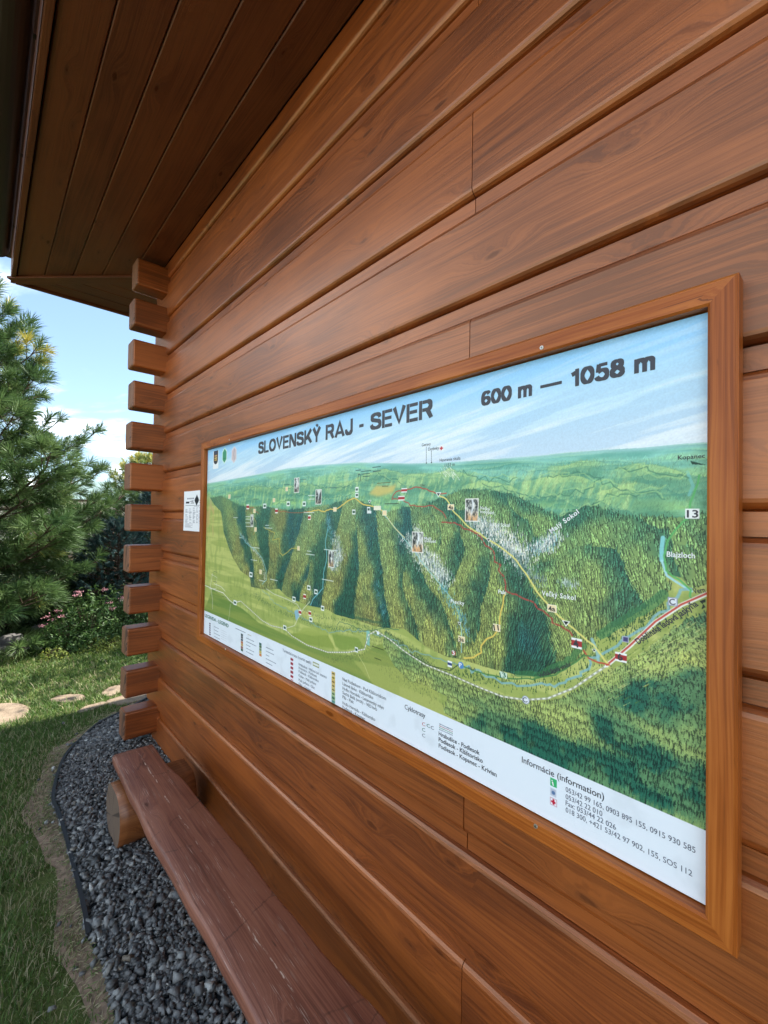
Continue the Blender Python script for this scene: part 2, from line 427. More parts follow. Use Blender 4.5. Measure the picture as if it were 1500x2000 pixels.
# half-round gutter
def gutter():
    R, t, n = .083 * S, .003, 14
    y0, z0 = .030 * S, HC + 2.055 * S
    xa, xb = -4.47 * S, 4.0 * S
    prof = [(R * cos(pi + pi * i / n), R * 1.0 * sin(pi + pi * i / n)) for i in range(n + 1)] + [((R - t) * cos(pi + pi * i / n), (R - t) * sin(pi + pi * i / n)) for i in range(n, -1, -1)]
    V, F = prism(prof, xb - xa)
    g_ = mk('gutter', V, F, M_GUTTER, cabin, loc=(xa, y0, z0))
    V2 = [(0, R * cos(pi + pi * i / n) * 1.02, R * sin(pi + pi * i / n) * 1.02) for i in range(n + 1)]
    V2 += [(-.004, y, z) for _, y, z in V2]
    m = n + 1
    F2 = [tuple(range(m)), tuple(range(m, 2 * m))[::-1]] + [(i, i + m, (i + 1) % m + m, (i + 1) % m) for i in range(m)]
    mk('end_cap', V2, F2, M_GUTTER, g_, loc=(xa, y0, z0))
    # rolled front bead
    bmv, bmf = prism([(-R + .006 * cos(a), .004 + .006 * sin(a)) for a in np.linspace(0, 2 * pi, 9)[:-1]], xb - xa)
    mk('rolled_edge', bmv, bmf, M_GUTTER, g_, loc=(xa, y0, z0), smooth=True)
    for i in range(7):
        x = -4.1 + i * .85
        bbox_bm('bracket', .02, 2 * R, .003, .0005, M_GUTTER, g_, (x * S, y0 + .01, z0 + .004))
gutter()
# row of rear and right-hand walls, out of the picture: plain stacks closing the house
for nm, lc, ln_, rt in (('rear_wall', (-3.63 * S, 5.1 * S), 6.9 * S, 0), ('side_wall', (3.2 * S, 1.2 * S), 3.9 * S, pi / 2)):
    bm = bmesh.new(); bmesh.ops.create_cube(bm, size=1)
    for v in bm.verts: v.co = Vector(((v.co.x + .5) * ln_, v.co.y * .12, (v.co.z + .5) * (HC + 1.95 * S)))
    me = bpy.data.meshes.new(nm); bm.to_mesh(me); bm.free(); me.materials.append(M_LOG)
    o = bpy.data.objects.new(nm, me); COL.objects.link(o); o.parent = cabin; o.rotation_euler = (0, 0, rt)
    o.location = Vector((lc[0], lc[1], 0)) - parent_world(cabin)

# ================================================================== INFORMATION BOARD
PX0, PX1, PZT, PZB = -2.6668, -.1863, .4019, -.7047      # panel edges at Y = 1 (units)
board = empty('map_board', U((PX0 + PX1) / 2, 1.015, PZB), label='framed panorama map board of green mountains hung on the log wall', cat='map board')
FW, FY0, FY1 = .0455, .975, 1.019
def frame_member(a, b_, inward):
    """mitred rail from corner a to b (x,z units at the sight edge); grain along the rail"""
    a, b_ = Vector((a[0], a[1])), Vector((b_[0], b_[1]))
    d = (b_ - a).normalized(); L = (b_ - a).length
    # local: x along rail, y depth (front = 0), z away from the panel
    w, D, c = FW, FY1 - FY0, .0055
    sec = [(D, 0), (c * .8, 0), (0, c * .8), (0, w - c), (c, w), (D, w)]
    V, n = [], len(sec)
    for s_ in (0, 1):
        for y, z in sec:
            x = -z if s_ == 0 else L + z
            V.append((x * S, y * S, z * S))
    F = [(i, (i + 1) % n, n + (i + 1) % n, n + i) for i in range(n)] + [tuple(range(n))[::-1], tuple(range(n, 2 * n))]
    ang = math.atan2(d.y, d.x)
    o = mk('frame_rail', V, F, M_FRAME, board, loc=U(a.x, FY0, a.y), rot=(0, -ang, 0))
    return o
e = .003
frame_member((PX0 - e, PZT + e), (PX1 + e, PZT + e), 1)
frame_member((PX1 + e, PZT + e), (PX1 + e, PZB - e), 1)
frame_member((PX1 + e, PZB - e), (PX0 - e, PZB - e), 1)
frame_member((PX0 - e, PZB - e), (PX0 - e, PZT + e), 1)
def screw(px, py, par, y):
    p = onY(px, py, y * S)
    bm = bmesh.new()
    bmesh.ops.create_cone(bm, cap_ends=True, segments=16, radius1=.0048, radius2=.0036, depth=.0025)
    bmesh.ops.rotate(bm, verts=bm.verts, cent=(0, 0, 0), matrix=Matrix.Rotation(pi / 2, 3, 'X'))
    # cross recess
    for (w, h) in ((.0045, .0009), (.0009, .0045)):
        vs = [bm.verts.new((sx * w / 2, -.0016, sz * h / 2)) for sx, sz in ((-1, -1), (1, -1), (1, 1), (-1, 1))]
        f = bm.faces.new(vs); f.material_index = 1
    me = bpy.data.meshes.new('screw'); bm.to_mesh(me); bm.free(); me.materials.append(M_SCREW); me.materials.append(M_DARK)
    o = bpy.data.objects.new('screw', me); COL.objects.link(o); o.parent = par; o.location = p - parent_world(par)
for q in ((1058, 679), (1046, 1614), (448, 859), (440, 1268)): screw(*q, board, FY0 - .0005)

# ------------------------------------------------------------------ the printed panorama, painted stroke by stroke into an image made here
TW, THH = 2800, 1250
def pan(px, py):
    """photo pixel -> panel texture pixel (x right, y down)"""
    v = onY(px, py, S)
    return ((v.x / S - PX0) / (PX1 - PX0) * TW, (PZT - (v.z - HC) / S) / (PZT - PZB) * THH)
def pans(pts): return np.array([pan(*p) for p in pts])
prg = np.random.default_rng(11)
yy, xx = np.mgrid[0:THH, 0:TW].astype(np.float32)
def srgb(*c): return np.array(c, dtype=np.float32) / 255
def smooth(a, b, v):
    t = np.clip((v - a) / (b - a), 0, 1); return t * t * (3 - 2 * t)
def vnoise(sx, sy, seed, oct=4, rough=.5):
    """smooth value noise over the texture, cell size sx,sy pixels"""
    r = np.random.default_rng(seed); out = np.zeros((THH, TW), np.float32); amp = 1; tot = 0
    for o in range(oct):
        nx, ny = int(TW / sx) + 3, int(THH / sy) + 3
        g = r.random((ny, nx), dtype=np.float32)
        fx, fy = xx[0] / sx, yy[:, 0] / sy
        ix, iy = fx.astype(int), fy.astype(int)
        tx, ty = fx - ix, fy - iy
        tx = tx * tx * (3 - 2 * tx); ty = ty * ty * (3 - 2 * ty)
        a = g[iy][:, ix]; b = g[iy][:, ix + 1]; c = g[iy + 1][:, ix]; d = g[iy + 1][:, ix + 1]
        out += amp * ((a * (1 - tx) + b * tx) * (1 - ty)[:, None] + (c * (1 - tx) + d * tx) * ty[:, None])
        tot += amp; amp *= rough; sx = max(sx / 2, 1.01); sy = max(sy / 2, 1.01)
    return out / tot
def lerp(a, b, t):
    t = t[..., None] if np.ndim(t) else t
    return a * (1 - t) + b * t
def polymask(pts):
    P_ = pans(pts); m = np.zeros((THH, TW), bool); n = len(P_)
    for i in range(n):
        x1, y1 = P_[i]; x2, y2 = P_[(i + 1) % n]
        if y1 == y2: continue
        lo, hi = max(0, int(math.ceil(min(y1, y2) - .5))), min(THH, int(math.ceil(max(y1, y2) - .5)))
        if hi <= lo: continue
        ysr = np.arange(lo, hi) + .5
        xc = x1 + (ysr - y1) * (x2 - x1) / (y2 - y1)
        m[lo:hi] ^= (xx[lo:hi] + .5) > xc[:, None]
    return m
def blur(m, r):
    m = m.astype(np.float32)
    for ax in (0, 1):
        for _ in range(2):
            p = np.concatenate([np.repeat(np.take(m, [0], ax), r + 1, ax), m, np.repeat(np.take(m, [-1], ax), r, ax)], ax)
            c = np.cumsum(p, ax, dtype=np.float64)
            n = m.shape[ax]
            m = ((np.take(c, range(2 * r + 1, 2 * r + 1 + n), ax) - np.take(c, range(0, n), ax)) / (2 * r + 1)).astype(np.float32)
    return m
def yline(pts):
    """height (texture y) of a polyline as a function of x"""
    P_ = pans(pts); P_ = P_[np.argsort(P_[:, 0])]
    return np.interp(xx[0], P_[:, 0], P_[:, 1])

HOR = [(398, 945), (440, 938), (500, 927), (560, 915), (620, 908), (700, 903), (800, 905), (870, 903), (960, 897), (1060, 889), (1100, 884), (1160, 880), (1200, 877), (1260, 874), (1300, 870), (1340, 866), (1385, 863)]
hor = yline(HOR)
# sky
t = np.clip(yy / hor[None, :], 0, 1.05)
A = lerp(srgb(148, 203, 243), srgb(196, 226, 242), smooth(0, .55, t))
A = lerp(A, srgb(222, 232, 240), smooth(.5, 1.0, t))
cl = vnoise(420, 26, 3, 5, .6)
sh = np.roll(cl, 0)
skew = ((yy + xx * .16) / 1)                                    # streaks drifting up to the right
iyk = np.clip((skew % THH), 0, THH - 1).astype(int)
cl2 = cl[iyk, np.clip(xx.astype(int), 0, TW - 1)]
A = lerp(A, srgb(236, 243, 247), np.clip(smooth(.50, .72, cl2) * (.25 + .6 * smooth(.15, .7, t)), 0, .8))
A = lerp(A, srgb(158, 196, 226), np.clip(smooth(.52, .36, cl2) * .45 * smooth(.2, .6, t), 0, .4))
# far hills
below = yy > hor[None, :]
dep = np.clip((yy - hor[None, :]) / 150, 0, 1)
H = lerp(srgb(134, 206, 190), srgb(126, 190, 140), smooth(.05, .9, dep))
n1 = vnoise(190, 34, 5, 5, .55); n2 = vnoise(60, 16, 6, 4, .6); n3 = vnoise(9, 30, 8, 3, .6)
H = lerp(H, srgb(150, 202, 112), smooth(.48, .70, n1) * (.25 + .55 * dep))
H = lerp(H, srgb(72, 150, 128), smooth(.55, .30, n1) * .6)
H = lerp(H, srgb(80, 140, 96), smooth(.50, .32, n2) * dep * .6)
H = lerp(H, srgb(172, 208, 128), smooth(.58, .75, n3) * dep * .35)
H = lerp(H, srgb(150, 200, 205), smooth(.10, .0, dep) * .6)
# rounded hills: lit under the crest, shaded lower down and to the right
def hillarc(pts, depth, w=1.0):
    global H
    P_ = pans(pts); x0_, x1_ = P_[0][0], P_[-1][0]
    sm = np.interp(xx[0], P_[:, 0], P_[:, 1]); k_ = 41; sm = np.convolve(np.pad(sm, k_ // 2, 'edge'), np.ones(k_) / k_, 'valid')
    d = (yy - sm[None, :] + (vnoise(50, 30, int(x0_), 3)[:, :] - .5) * 16) / depth
    inx = smooth(x0_ - 10, x0_ + 60, xx) * smooth(x1_ + 10, x1_ - 60, xx)
    u_ = (xx - x0_) / (x1_ - x0_)
    a = inx * smooth(-.04, .02, d) * smooth(1.5, .8, d) * w
    litc = np.clip(1.1 - d * 1.3 - (u_ - .5) * .7, 0, 1)
    H = lerp(H, lerp(srgb(70, 136, 104), srgb(176, 210, 124), litc), a * .78)
    H = lerp(H, srgb(58, 118, 92), np.exp(-(np.clip(-d, 0, 9) / .07) ** 1) * (d < 0) * inx * .5 * w)
for arc in (([(1060, 915), (1130, 900), (1200, 905)], 34), ([(1180, 925), (1240, 903), (1310, 913), (1375, 945)], 50), ([(650, 950), (700, 932), (750, 917), (800, 930)], 40), ([(760, 945), (800, 926), (850, 925), (880, 914), (905, 926), (945, 938)], 60), ([(440, 965), (490, 948), (540, 955)], 40), ([(530, 960), (590, 942), (650, 955)], 46), ([(880, 975), (905, 948), (940, 937), (985, 945), (1020, 958), (1045, 985)], 80), ([(1000, 950), (1050, 930), (1110, 925), (1160, 942), (1195, 965)], 70), ([(1120, 990), (1170, 957), (1240, 942), (1300, 955), (1335, 985)], 90), ([(1330, 960), (1365, 930), (1400, 925)], 90)):
    hillarc(*arc)
# ridge lines of the far hills
for k in range(16):
    yo = 6 + k * 9 + prg.uniform(-3, 3) + 0 * yy[0]
    rn = np.interp(xx[0], np.linspace(0, TW, 26), prg.normal(0, 1, 26))
    rn2 = np.interp(xx[0], np.linspace(0, TW, 110), prg.normal(0, 1, 110))
    rl = hor + yo + rn * (2 + k * 1.0) + rn2 * (0.8 + k * .25)
    d = yy - rl[None, :]
    vis = np.clip(np.interp(xx[0], np.linspace(0, TW, 30), prg.random(30) * 2 - .6), 0, 1)[None, :]
    H = lerp(H, srgb(60, 132, 112), np.exp(-np.clip(d, 0, 99) / (3 + k * .5)) * (d > 0) * .55 * vis)
    H = lerp(H, srgb(176, 216, 140), np.exp(-np.clip(-d, 0, 99) / (3 + k * .35)) * (d <= 0) * .40 * vis)
pl_ = vnoise(13, 46, 91, 3, .55)[np.clip(yy.astype(int), 0, THH - 1), np.clip((xx + yy * .35).astype(int), 0, TW - 1)]
H = lerp(H, srgb(192, 220, 140), smooth(.56, .70, pl_) * .5 * smooth(.12, .45, dep))
H = lerp(H, srgb(84, 152, 124), smooth(.46, .32, pl_) * .5 * smooth(.12, .45, dep))
A = np.where(below[..., None], H, A)
A = lerp(A, srgb(205, 226, 228), np.exp(-((yy - hor[None, :]) / 5) ** 2) * .35)

# forest massif -----------------------------------------------------------
FT = [(398, 975), (432, 968), (470, 988), (520, 990), (560, 996), (600, 992), (640, 986), (690, 972), (720, 985), (750, 1002), (790, 990), (830, 984), (870, 970), (905, 955), (960, 958), (1000, 965), (1040, 985), (1090, 1010), (1110, 1000), (1160, 985), (1210, 1005), (1280, 1010), (1330, 1010), (1385, 1000)]
ft = yline(FT) + np.interp(xx[0], np.linspace(0, TW, 500), prg.normal(0, 2.2, 500))
PLAIN = [(390, 950), (404, 962), (418, 985), (432, 1000), (437, 1040), (447, 1070), (455, 1090), (470, 1115), (488, 1128), (490, 1146), (520, 1152), (545, 1150), (560, 1165), (600, 1182), (640, 1190), (655, 1200), (700, 1212), (730, 1222), (745, 1226), (790, 1228), (830, 1262), (870, 1282), (900, 1288), (960, 1306), (1010, 1318), (1060, 1322), (1100, 1310), (1140, 1280), (1160, 1245), (1185, 1235), (1230, 1205), (1290, 1170), (1310, 1150), (1296, 1120), (1330, 1128), (1350, 1150), (1385, 1140), (1385, 1650), (398, 1210)]
plain = polymask(PLAIN)
forest = (yy > ft[None, :]) & ~plain
# crests: (points, reach of the lit side, of the shaded side); the light comes from the left
CR = [
 [(455, 985), (462, 1020), (470, 1060), (480, 1100)],
 [(500, 998), (496, 1030), (505, 1075), (512, 1100)],
 [(560, 1000), (552, 1040), (545, 1080), (538, 1120), (532, 1148)],
 [(640, 990), (626, 1030), (612, 1070), (596, 1110), (570, 1150)],
 [(610, 1100), (612, 1130), (602, 1165)],
 [(700, 975), (694, 1020), (684, 1070), (672, 1120), (655, 1180)],
 [(700, 1020), (712, 1060), (730, 1110), (728, 1160), (735, 1210)],
 [(775, 1000), (768, 1050), (762, 1100), (772, 1150), (790, 1215)],
 [(800, 1150), (822, 1190), (850, 1230)],
 [(830, 990), (842, 1020), (846, 1060)],
 [(850, 1000), (885, 1035), (872, 1080), (862, 1120)],
 [(910, 1030), (940, 1050), (952, 1085), (930, 1120), (905, 1160), (905, 1210)],
 [(960, 1085), (982, 1120), (985, 1155), (975, 1210), (968, 1270)],
 [(905, 960), (950, 975), (985, 1000), (1010, 1030)],
 [(1010, 985), (1050, 1000), (1080, 1030)],
 [(1070, 1080), (1120, 1045), (1180, 1020), (1230, 1018), (1262, 1060), (1280, 1110)],
 [(1080, 1110), (1130, 1090), (1165, 1110), (1180, 1160), (1175, 1200)],
 [(1190, 960), (1240, 975), (1270, 1000)],
 [(1345, 1010), (1375, 1060), (1385, 1100)],
 [(1360, 1090), (1385, 1110)],
]
bestd = np.full((THH, TW), 1e9, np.float32); side = np.zeros((THH, TW), np.float32); tang = np.zeros((THH, TW), np.float32)
for c in CR:
    Pc = pans(c)
    for (x1, y1), (x2, y2) in zip(Pc[:-1], Pc[1:]):
        dx, dy = x2 - x1, y2 - y1; L2 = dx * dx + dy * dy
        tt = np.clip(((xx - x1) * dx + (yy - y1) * dy) / L2, 0, 1)
        d = np.hypot(xx - x1 - tt * dx, (yy - y1 - tt * dy))
        s_ = (dx * (yy - y1) - dy * (xx - x1)) / math.sqrt(L2)
        up = d < bestd
        bestd[up] = d[up]; side[up] = s_[up]; tang[up] = math.atan2(dy, dx)
wob = (vnoise(70, 60, 21, 4, .55) - .5) * 90
# side > 0 : to the left of a crest running down the picture
q = side + wob + 14
lit = smooth(-34, 34, q) * (1 - smooth(90, 210, bestd) * .55)
lit = np.clip(lit * .94 + .03 + (vnoise(46, 70, 22, 3, .5) - .5) * .85, 0, 1)
far = np.clip((yy - ft[None, :]) / 420, 0, 1)
F_l = lerp(srgb(124, 156, 94), srgb(146, 148, 76), far)
F_d = lerp(srgb(52, 106, 84), srgb(34, 80, 64), far)
brown = vnoise(130, 90, 23, 3)
F_l = lerp(F_l, srgb(122, 122, 68), smooth(.5, .7, brown) * .7 * (xx < 1750))
F_d = lerp(F_d, srgb(28, 84, 92), smooth(.52, .72, vnoise(120, 160, 24, 3)) * .6)
FC = lerp(F_d, F_l, lit)
# right-hand side of the picture is greener
FC = lerp(FC, FC * srgb(225, 262, 225) / 1.0, smooth(1650, 2500, xx) * .35)
A = np.where(forest[..., None], FC, A)
A = np.where((blur(forest, 3) > .3)[..., None] & ~forest[..., None] & ~plain[..., None] & below[..., None], A * .9, A)
# plain, meadows, valley floor
pn = vnoise(260, 22, 31, 4); pn2 = vnoise(18, 60, 32, 4)
PLc = lerp(srgb(158, 172, 84), srgb(188, 194, 104), smooth(.4, .65, pn))
PLc = lerp(PLc, srgb(122, 146, 66), smooth(.5, .75, pn2) * .45)
PLc = lerp(PLc, srgb(196, 168, 104), smooth(.52, .7, vnoise(40, 90, 33, 3)) * .8 * smooth(300, 120, xx) * smooth(700, 430, yy) * smooth(280, 420, yy))
PLc = lerp(PLc, srgb(150, 190, 150), smooth(420, 250, yy) * .8)
A = np.where(plain[..., None], PLc, A)
# dark green fields under the first road
FIELD1 = [(398, 1195), (415, 1150), (445, 1172), (475, 1190), (505, 1216), (545, 1233), (600, 1262), (660, 1278), (700, 1280), (735, 1262), (760, 1250), (780, 1290), (790, 1380), (780, 1400), (398, 1225)]
fm_ = blur(polymask(FIELD1), 2)
fc = lerp(srgb(104, 136, 58), srgb(132, 150, 66), smooth(.35, .7, vnoise(420, 18, 41, 3)))
fc = lerp(fc, srgb(154, 158, 78), smooth(500, 1500, xx) * .35)
A = lerp(A, fc, fm_ * .95)
for poly, c in (([(560, 1240), (600, 1232), (640, 1240), (655, 1268), (600, 1258)], (132, 152, 62)), ([(648, 1238), (700, 1246), (712, 1266), (668, 1270), (655, 1262)], (124, 150, 62)), ([(592, 1225), (632, 1228), (642, 1240), (610, 1242), (582, 1236)], (158, 172, 78)), ([(690, 1290), (780, 1305), (860, 1350), (850, 1380), (740, 1350)], (164, 172, 84)), ([(780, 1340), (850, 1365), (900, 1400), (860, 1415), (780, 1380)], (172, 178, 90))):
    A = lerp(A, srgb(*c), blur(polymask(poly), 3) * .85)
# foreground forest, lower right
LOW = [(752, 1238), (775, 1250), (800, 1272), (850, 1309), (900, 1334), (960, 1362), (1020, 1380), (1085, 1375), (1135, 1352), (1185, 1318), (1240, 1290), (1290, 1250), (1340, 1215), (1385, 1195), (1385, 1640), (1150, 1525), (1040, 1475), (960, 1440), (900, 1412), (868, 1392), (880, 1365), (835, 1340), (800, 1330), (770, 1300), (748, 1262)]
low = polymask(LOW)
la = smooth(-30, 30, (vnoise(210, 120, 51, 4, .5) - .48) * 260 - (xx - 2000) * .02 + (yy - 900) * -.02)
diag = (xx * .35 + yy)
lb = vnoise(150, 60, 52, 4, .55)
LD = [[(1230, 1340), (1300, 1330), (1379, 1300), (1379, 1380), (1290, 1400), (1210, 1380)], [(960, 1400), (1050, 1420), (1140, 1480), (1240, 1560), (1200, 1570), (1060, 1490), (900, 1415)], [(1050, 1440), (1180, 1470), (1330, 1520), (1379, 1560), (1379, 1620), (1240, 1565), (1100, 1505)], [(1150, 1380), (1230, 1420), (1300, 1480), (1379, 1500), (1379, 1540), (1280, 1520), (1170, 1450)]]
dk = np.zeros((THH, TW), np.float32)
for pl in LD: dk = np.maximum(dk, blur(polymask(pl), 14))
ll = np.clip(.74 - dk * 1.05 + (lb - .5) * 1.25, 0, 1)
LC = lerp(srgb(26, 76, 60), srgb(150, 158, 80), ll)
LC = lerp(LC, srgb(128, 146, 80), smooth(.45, .62, vnoise(60, 40, 53, 3)) * .4)
A = np.where(low[..., None], LC, A)
# pasture strokes at the right edge
for y0 in range(0, 9):
    pass
A = A.astype(np.float32)

# gorges: pale rock walls and turquoise water -----------------------------------------
def stamp(pts, width, color, alpha=1., jitter=0., dash=None, step=1.0):
    P_ = pans(pts) if not isinstance(pts, np.ndarray) else pts
    seg = np.hypot(*np.diff(P_, axis=0).T); cum = np.r_[0, np.cumsum(seg)]
    s_ = np.arange(0, cum[-1], step)
    X = np.interp(s_, cum, P_[:, 0]); Y = np.interp(s_, cum, P_[:, 1])
    if jitter:
        kn = max(3, int(cum[-1] / 14))
        X = X + np.interp(s_, np.linspace(0, cum[-1], kn), prg.normal(0, jitter, kn)); Y = Y + np.interp(s_, np.linspace(0, cum[-1], kn), prg.normal(0, jitter, kn))
    if dash:
        keep = (s_ % (dash[0] + dash[1])) < dash[0]; X, Y = X[keep], Y[keep]
    c = srgb(*color); R = int(width / 2 + 1.5)
    M = {}
    acc = np.zeros((THH, TW), np.float32) if False else None
    xs_, ys_, al_ = [], [], []
    for oy in range(-R, R + 1):
        for ox in range(-R, R + 1):
            xi, yi = np.floor(X).astype(int) + ox, np.floor(Y).astype(int) + oy
            d = np.hypot(xi + .5 - X, yi + .5 - Y)
            a = np.clip(width / 2 + .5 - d, 0, 1)
            ok = (a > 0) & (xi >= 0) & (xi < TW) & (yi >= 0) & (yi < THH)
            xs_.append(xi[ok]); ys_.append(yi[ok]); al_.append(a[ok])
    if not xs_: return
    xi = np.concatenate(xs_); yi = np.concatenate(ys_); a = np.concatenate(al_)
    flat_ = yi * TW + xi
    o = np.argsort(a); flat_, a = flat_[o], a[o]
    buf = {}
    u, last = np.unique(flat_[::-1], return_index=True)
    av = a[::-1][last] * alpha
    Af = A.reshape(-1, 3); Af[u] = Af[u] * (1 - av[:, None]) + c * av[:, None]
def scatter(center, n, spread, colors, size=(2, 7), lean=.0, wid=2):
    """short upright dabs along a line"""
    P_ = pans(center); seg = np.hypot(*np.diff(P_, axis=0).T); cum = np.r_[0, np.cumsum(seg)]
    s_ = prg.uniform(0, cum[-1], n)
    X = np.interp(s_, cum, P_[:, 0]) + prg.normal(0, spread[0], n); Y = np.interp(s_, cum, P_[:, 1]) + prg.normal(0, spread[1], n)
    dabs(X, Y, prg.uniform(size[0], size[1], n), np.array([srgb(*colors[i]) for i in prg.integers(0, len(colors), n)]), wid, lean)
def dabs(X, Y, L, Cc, wid, lean=0.):
    o = np.argsort(Y); X, Y, L, Cc = X[o], Y[o], L[o], Cc[o]
    lean = lean[o] if np.ndim(lean) else lean
    mx = int(np.max(L)) + 1
    for k in range(mx):
        on = k < L
        xk = (X + lean * k)[on]; yk = (Y - k)[on]
        taper = (1 - k / np.maximum(L[on], 1))
        for w_ in range(wid):
            ok_w = w_ < np.maximum(1, np.round(wid * (.35 + .65 * taper)))
            xi = (xk + w_ - wid / 2).astype(int); yi = yk.astype(int)
            ok = ok_w & (xi >= 0) & (xi < TW) & (yi >= 0) & (yi < THH)
            A[yi[ok], xi[ok]] = Cc[on][ok]

# trees of the forest: dark stroke on the right, light stroke on the left of each
def plant(mask, n, size, dark_mul=.52, light_mul=1.22, wid=3, slope=0.25, jit=.07):
    ys_, xs_ = np.nonzero(mask)
    i = prg.integers(0, len(xs_), n); X, Y = xs_[i].astype(float), ys_[i].astype(float)
    base = A0[ys_[i], xs_[i]]
    sz = size(X, Y) * prg.uniform(.6, 1.35, n)
    # strokes lean away from the crest they stand beside
    ln = np.clip(-side[ys_[i], xs_[i]] / 260, -.45, .45) * slope * 4 + prg.normal(0, .08, n)
    o = np.argsort(Y); X, Y, base, sz, ln = X[o], Y[o], base[o], sz[o], ln[o]
    jt = 1 + prg.normal(0, jit, (n, 1))
    B = 12
    for c0 in range(B):
        sl_ = slice(int(n * c0 / B), int(n * (c0 + 1) / B))
        dabs(X[sl_] + 2, Y[sl_] + 1, sz[sl_], np.clip(base[sl_] * dark_mul * jt[sl_] + srgb(0, 4, 8), 0, 1), wid, ln[sl_])
        m = prg.random(sl_.stop - sl_.start) < .72
        dabs(X[sl_][m], Y[sl_][m], sz[sl_][m] * .8, np.clip(base[sl_][m] * light_mul * jt[sl_][m], 0, 1), max(1, wid - 1), ln[sl_][m])
A0 = A.copy()
scale_f = lambda X, Y: 5 + 11 * np.clip((Y - 330) / 600, 0, 1)
plant(forest, 36000, lambda X, Y: 8 + 15 * np.clip((Y - 330) / 600, 0, 1), wid=3, light_mul=1.42, dark_mul=.50)
plant(low, 17000, lambda X, Y: 9 + 13 * np.clip((Y - 760) / 400, 0, 1), wid=4, dark_mul=.55, light_mul=1.3, slope=.1)
# thin texture on the far hills
fh = below & ~forest & ~plain & (yy < ft[None, :])
ys_, xs_ = np.nonzero(fh & (yy > hor[None, :] + 25)); i = prg.integers(0, len(xs_), 16000)
cc = A0[ys_[i], xs_[i]] * prg.choice([.82, 1.12, .92], 16000)[:, None]
dabs(xs_[i].astype(float), ys_[i].astype(float), prg.uniform(3, 9, 16000), np.clip(cc, 0, 1), 1, prg.normal(.3, .4, 16000))
# valley scrub
scatter([(500, 1165), (545, 1195), (600, 1215), (650, 1228), (720, 1232), (760, 1250)], 900, (26, 7), [(70, 104, 62), (52, 84, 70), (104, 130, 60)], (3, 8))
scatter([(560, 1175), (620, 1205), (690, 1215), (760, 1240), (840, 1290)], 500, (26, 5), [(84, 110, 54), (60, 92, 62)], (3, 8))
scatter([(445, 1170), (480, 1160), (510, 1162)], 160, (12, 8), [(70, 100, 70), (96, 122, 60)], (3, 6))
scatter([(640, 1290), (700, 1278), (740, 1250)], 200, (30, 4), [(60, 80, 50), (90, 100, 60)], (3, 6))
scatter([(880, 1310), (960, 1330), (1050, 1338), (1110, 1318), (1180, 1270), (1260, 1215), (1310, 1190)], 520, (30, 9), [(52, 84, 40), (38, 70, 48)], (4, 10))
scatter([(1180, 1250), (1240, 1215), (1300, 1180)], 200, (20, 6), [(52, 84, 40), (38, 70, 48)], (5, 11))
scatter([(760, 1300), (800, 1335), (860, 1370)], 240, (60, 10), [(104, 120, 62), (128, 142, 74)], (4, 9))
scatter([(1130, 1350), (1240, 1290), (1379, 1225)], 300, (40, 12), [(90, 120, 50), (200, 204, 120), (150, 160, 80)], (6, 16), lean=1.2)
# forest shade laid on the valley edge
stamp([(1010, 1316), (1060, 1316), (1105, 1296), (1140, 1262)], 16, (52, 118, 66), .6, 2)
stamp([(1175, 1240), (1230, 1205), (1300, 1160)], 22, (48, 118, 70), .6, 2)
stamp([(660, 1197), (720, 1212), (745, 1216)], 10, (40, 88, 66), .5, 2)
# rocks
ROCK = [(220, 226, 222), (186, 200, 200), (242, 240, 230), (232, 228, 214), (110, 132, 128), (58, 88, 90)]
scatter([(470, 1045), (485, 1062), (500, 1080), (512, 1095), (518, 1135)], 260, (7, 5), ROCK, (3, 9))
scatter([(652, 1052), (662, 1075), (650, 1110), (668, 1085)], 620, (16, 16), ROCK + [(50, 110, 116)], (6, 16))
scatter([(800, 1055), (822, 1085), (850, 1110), (872, 1140)], 1100, (22, 16), ROCK, (6, 16))
scatter([(812, 1030), (816, 1042)], 60, (8, 6), ROCK, (4, 9))
scatter([(930, 1022), (968, 1045), (1000, 1068), (1022, 1100)], 1200, (22, 15), ROCK + [(232, 224, 190)], (6, 17))
scatter([(1000, 1085), (1030, 1120), (1060, 1140)], 240, (16, 12), [(92, 124, 120), (150, 170, 160), (60, 92, 90)], (5, 13))
scatter([(1040, 1075), (1062, 1070), (1090, 1048)], 420, (14, 9), ROCK + [(140, 196, 206)], (5, 14))
scatter([(1098, 1140), (1122, 1145)], 60, (10, 6), [(190, 205, 200), (120, 150, 140)], (5, 12))
scatter([(878, 915), (872, 925), (892, 932)], 90, (14, 6), [(214, 222, 180), (236, 240, 230), (150, 190, 120)], (4, 12), lean=-.7)
# water
CY = (124, 196, 208)
stamp([(468, 1040), (480, 1060), (500, 1075), (512, 1090), (519, 1110), (520, 1132), (512, 1142)], 4, CY, .8, 2)
stamp([(640, 1030), (636, 1060), (638, 1090), (632, 1120), (630, 1150), (612, 1170), (606, 1182)], 5, (110, 190, 200), .85, 1.5)
stamp([(750, 1005), (775, 1035), (800, 1065), (826, 1100), (850, 1130), (880, 1165), (897, 1200), (902, 1240), (900, 1275)], 4, (150, 200, 190), .9, 1.5)
scatter([(860, 1145), (880, 1180), (905, 1210), (912, 1240)], 160, (8, 12), [(70, 140, 150), (110, 180, 186)], (6, 14))
scatter([(640, 1010), (648, 1050)], 90, (10, 12), [(70, 140, 160), (110, 180, 190)], (6, 12))
scatter([(735, 1140), (742, 1180), (750, 1200)], 80, (10, 12), [(90, 160, 170), (60, 120, 120)], (5, 12))
stamp([(1296, 1050), (1293, 1075), (1293, 1095)], 9, (128, 208, 214), .9, 1)
stamp([(1293, 1095), (1302, 1125), (1330, 1142), (1352, 1155)], 5, (160, 214, 220), .95, 1)
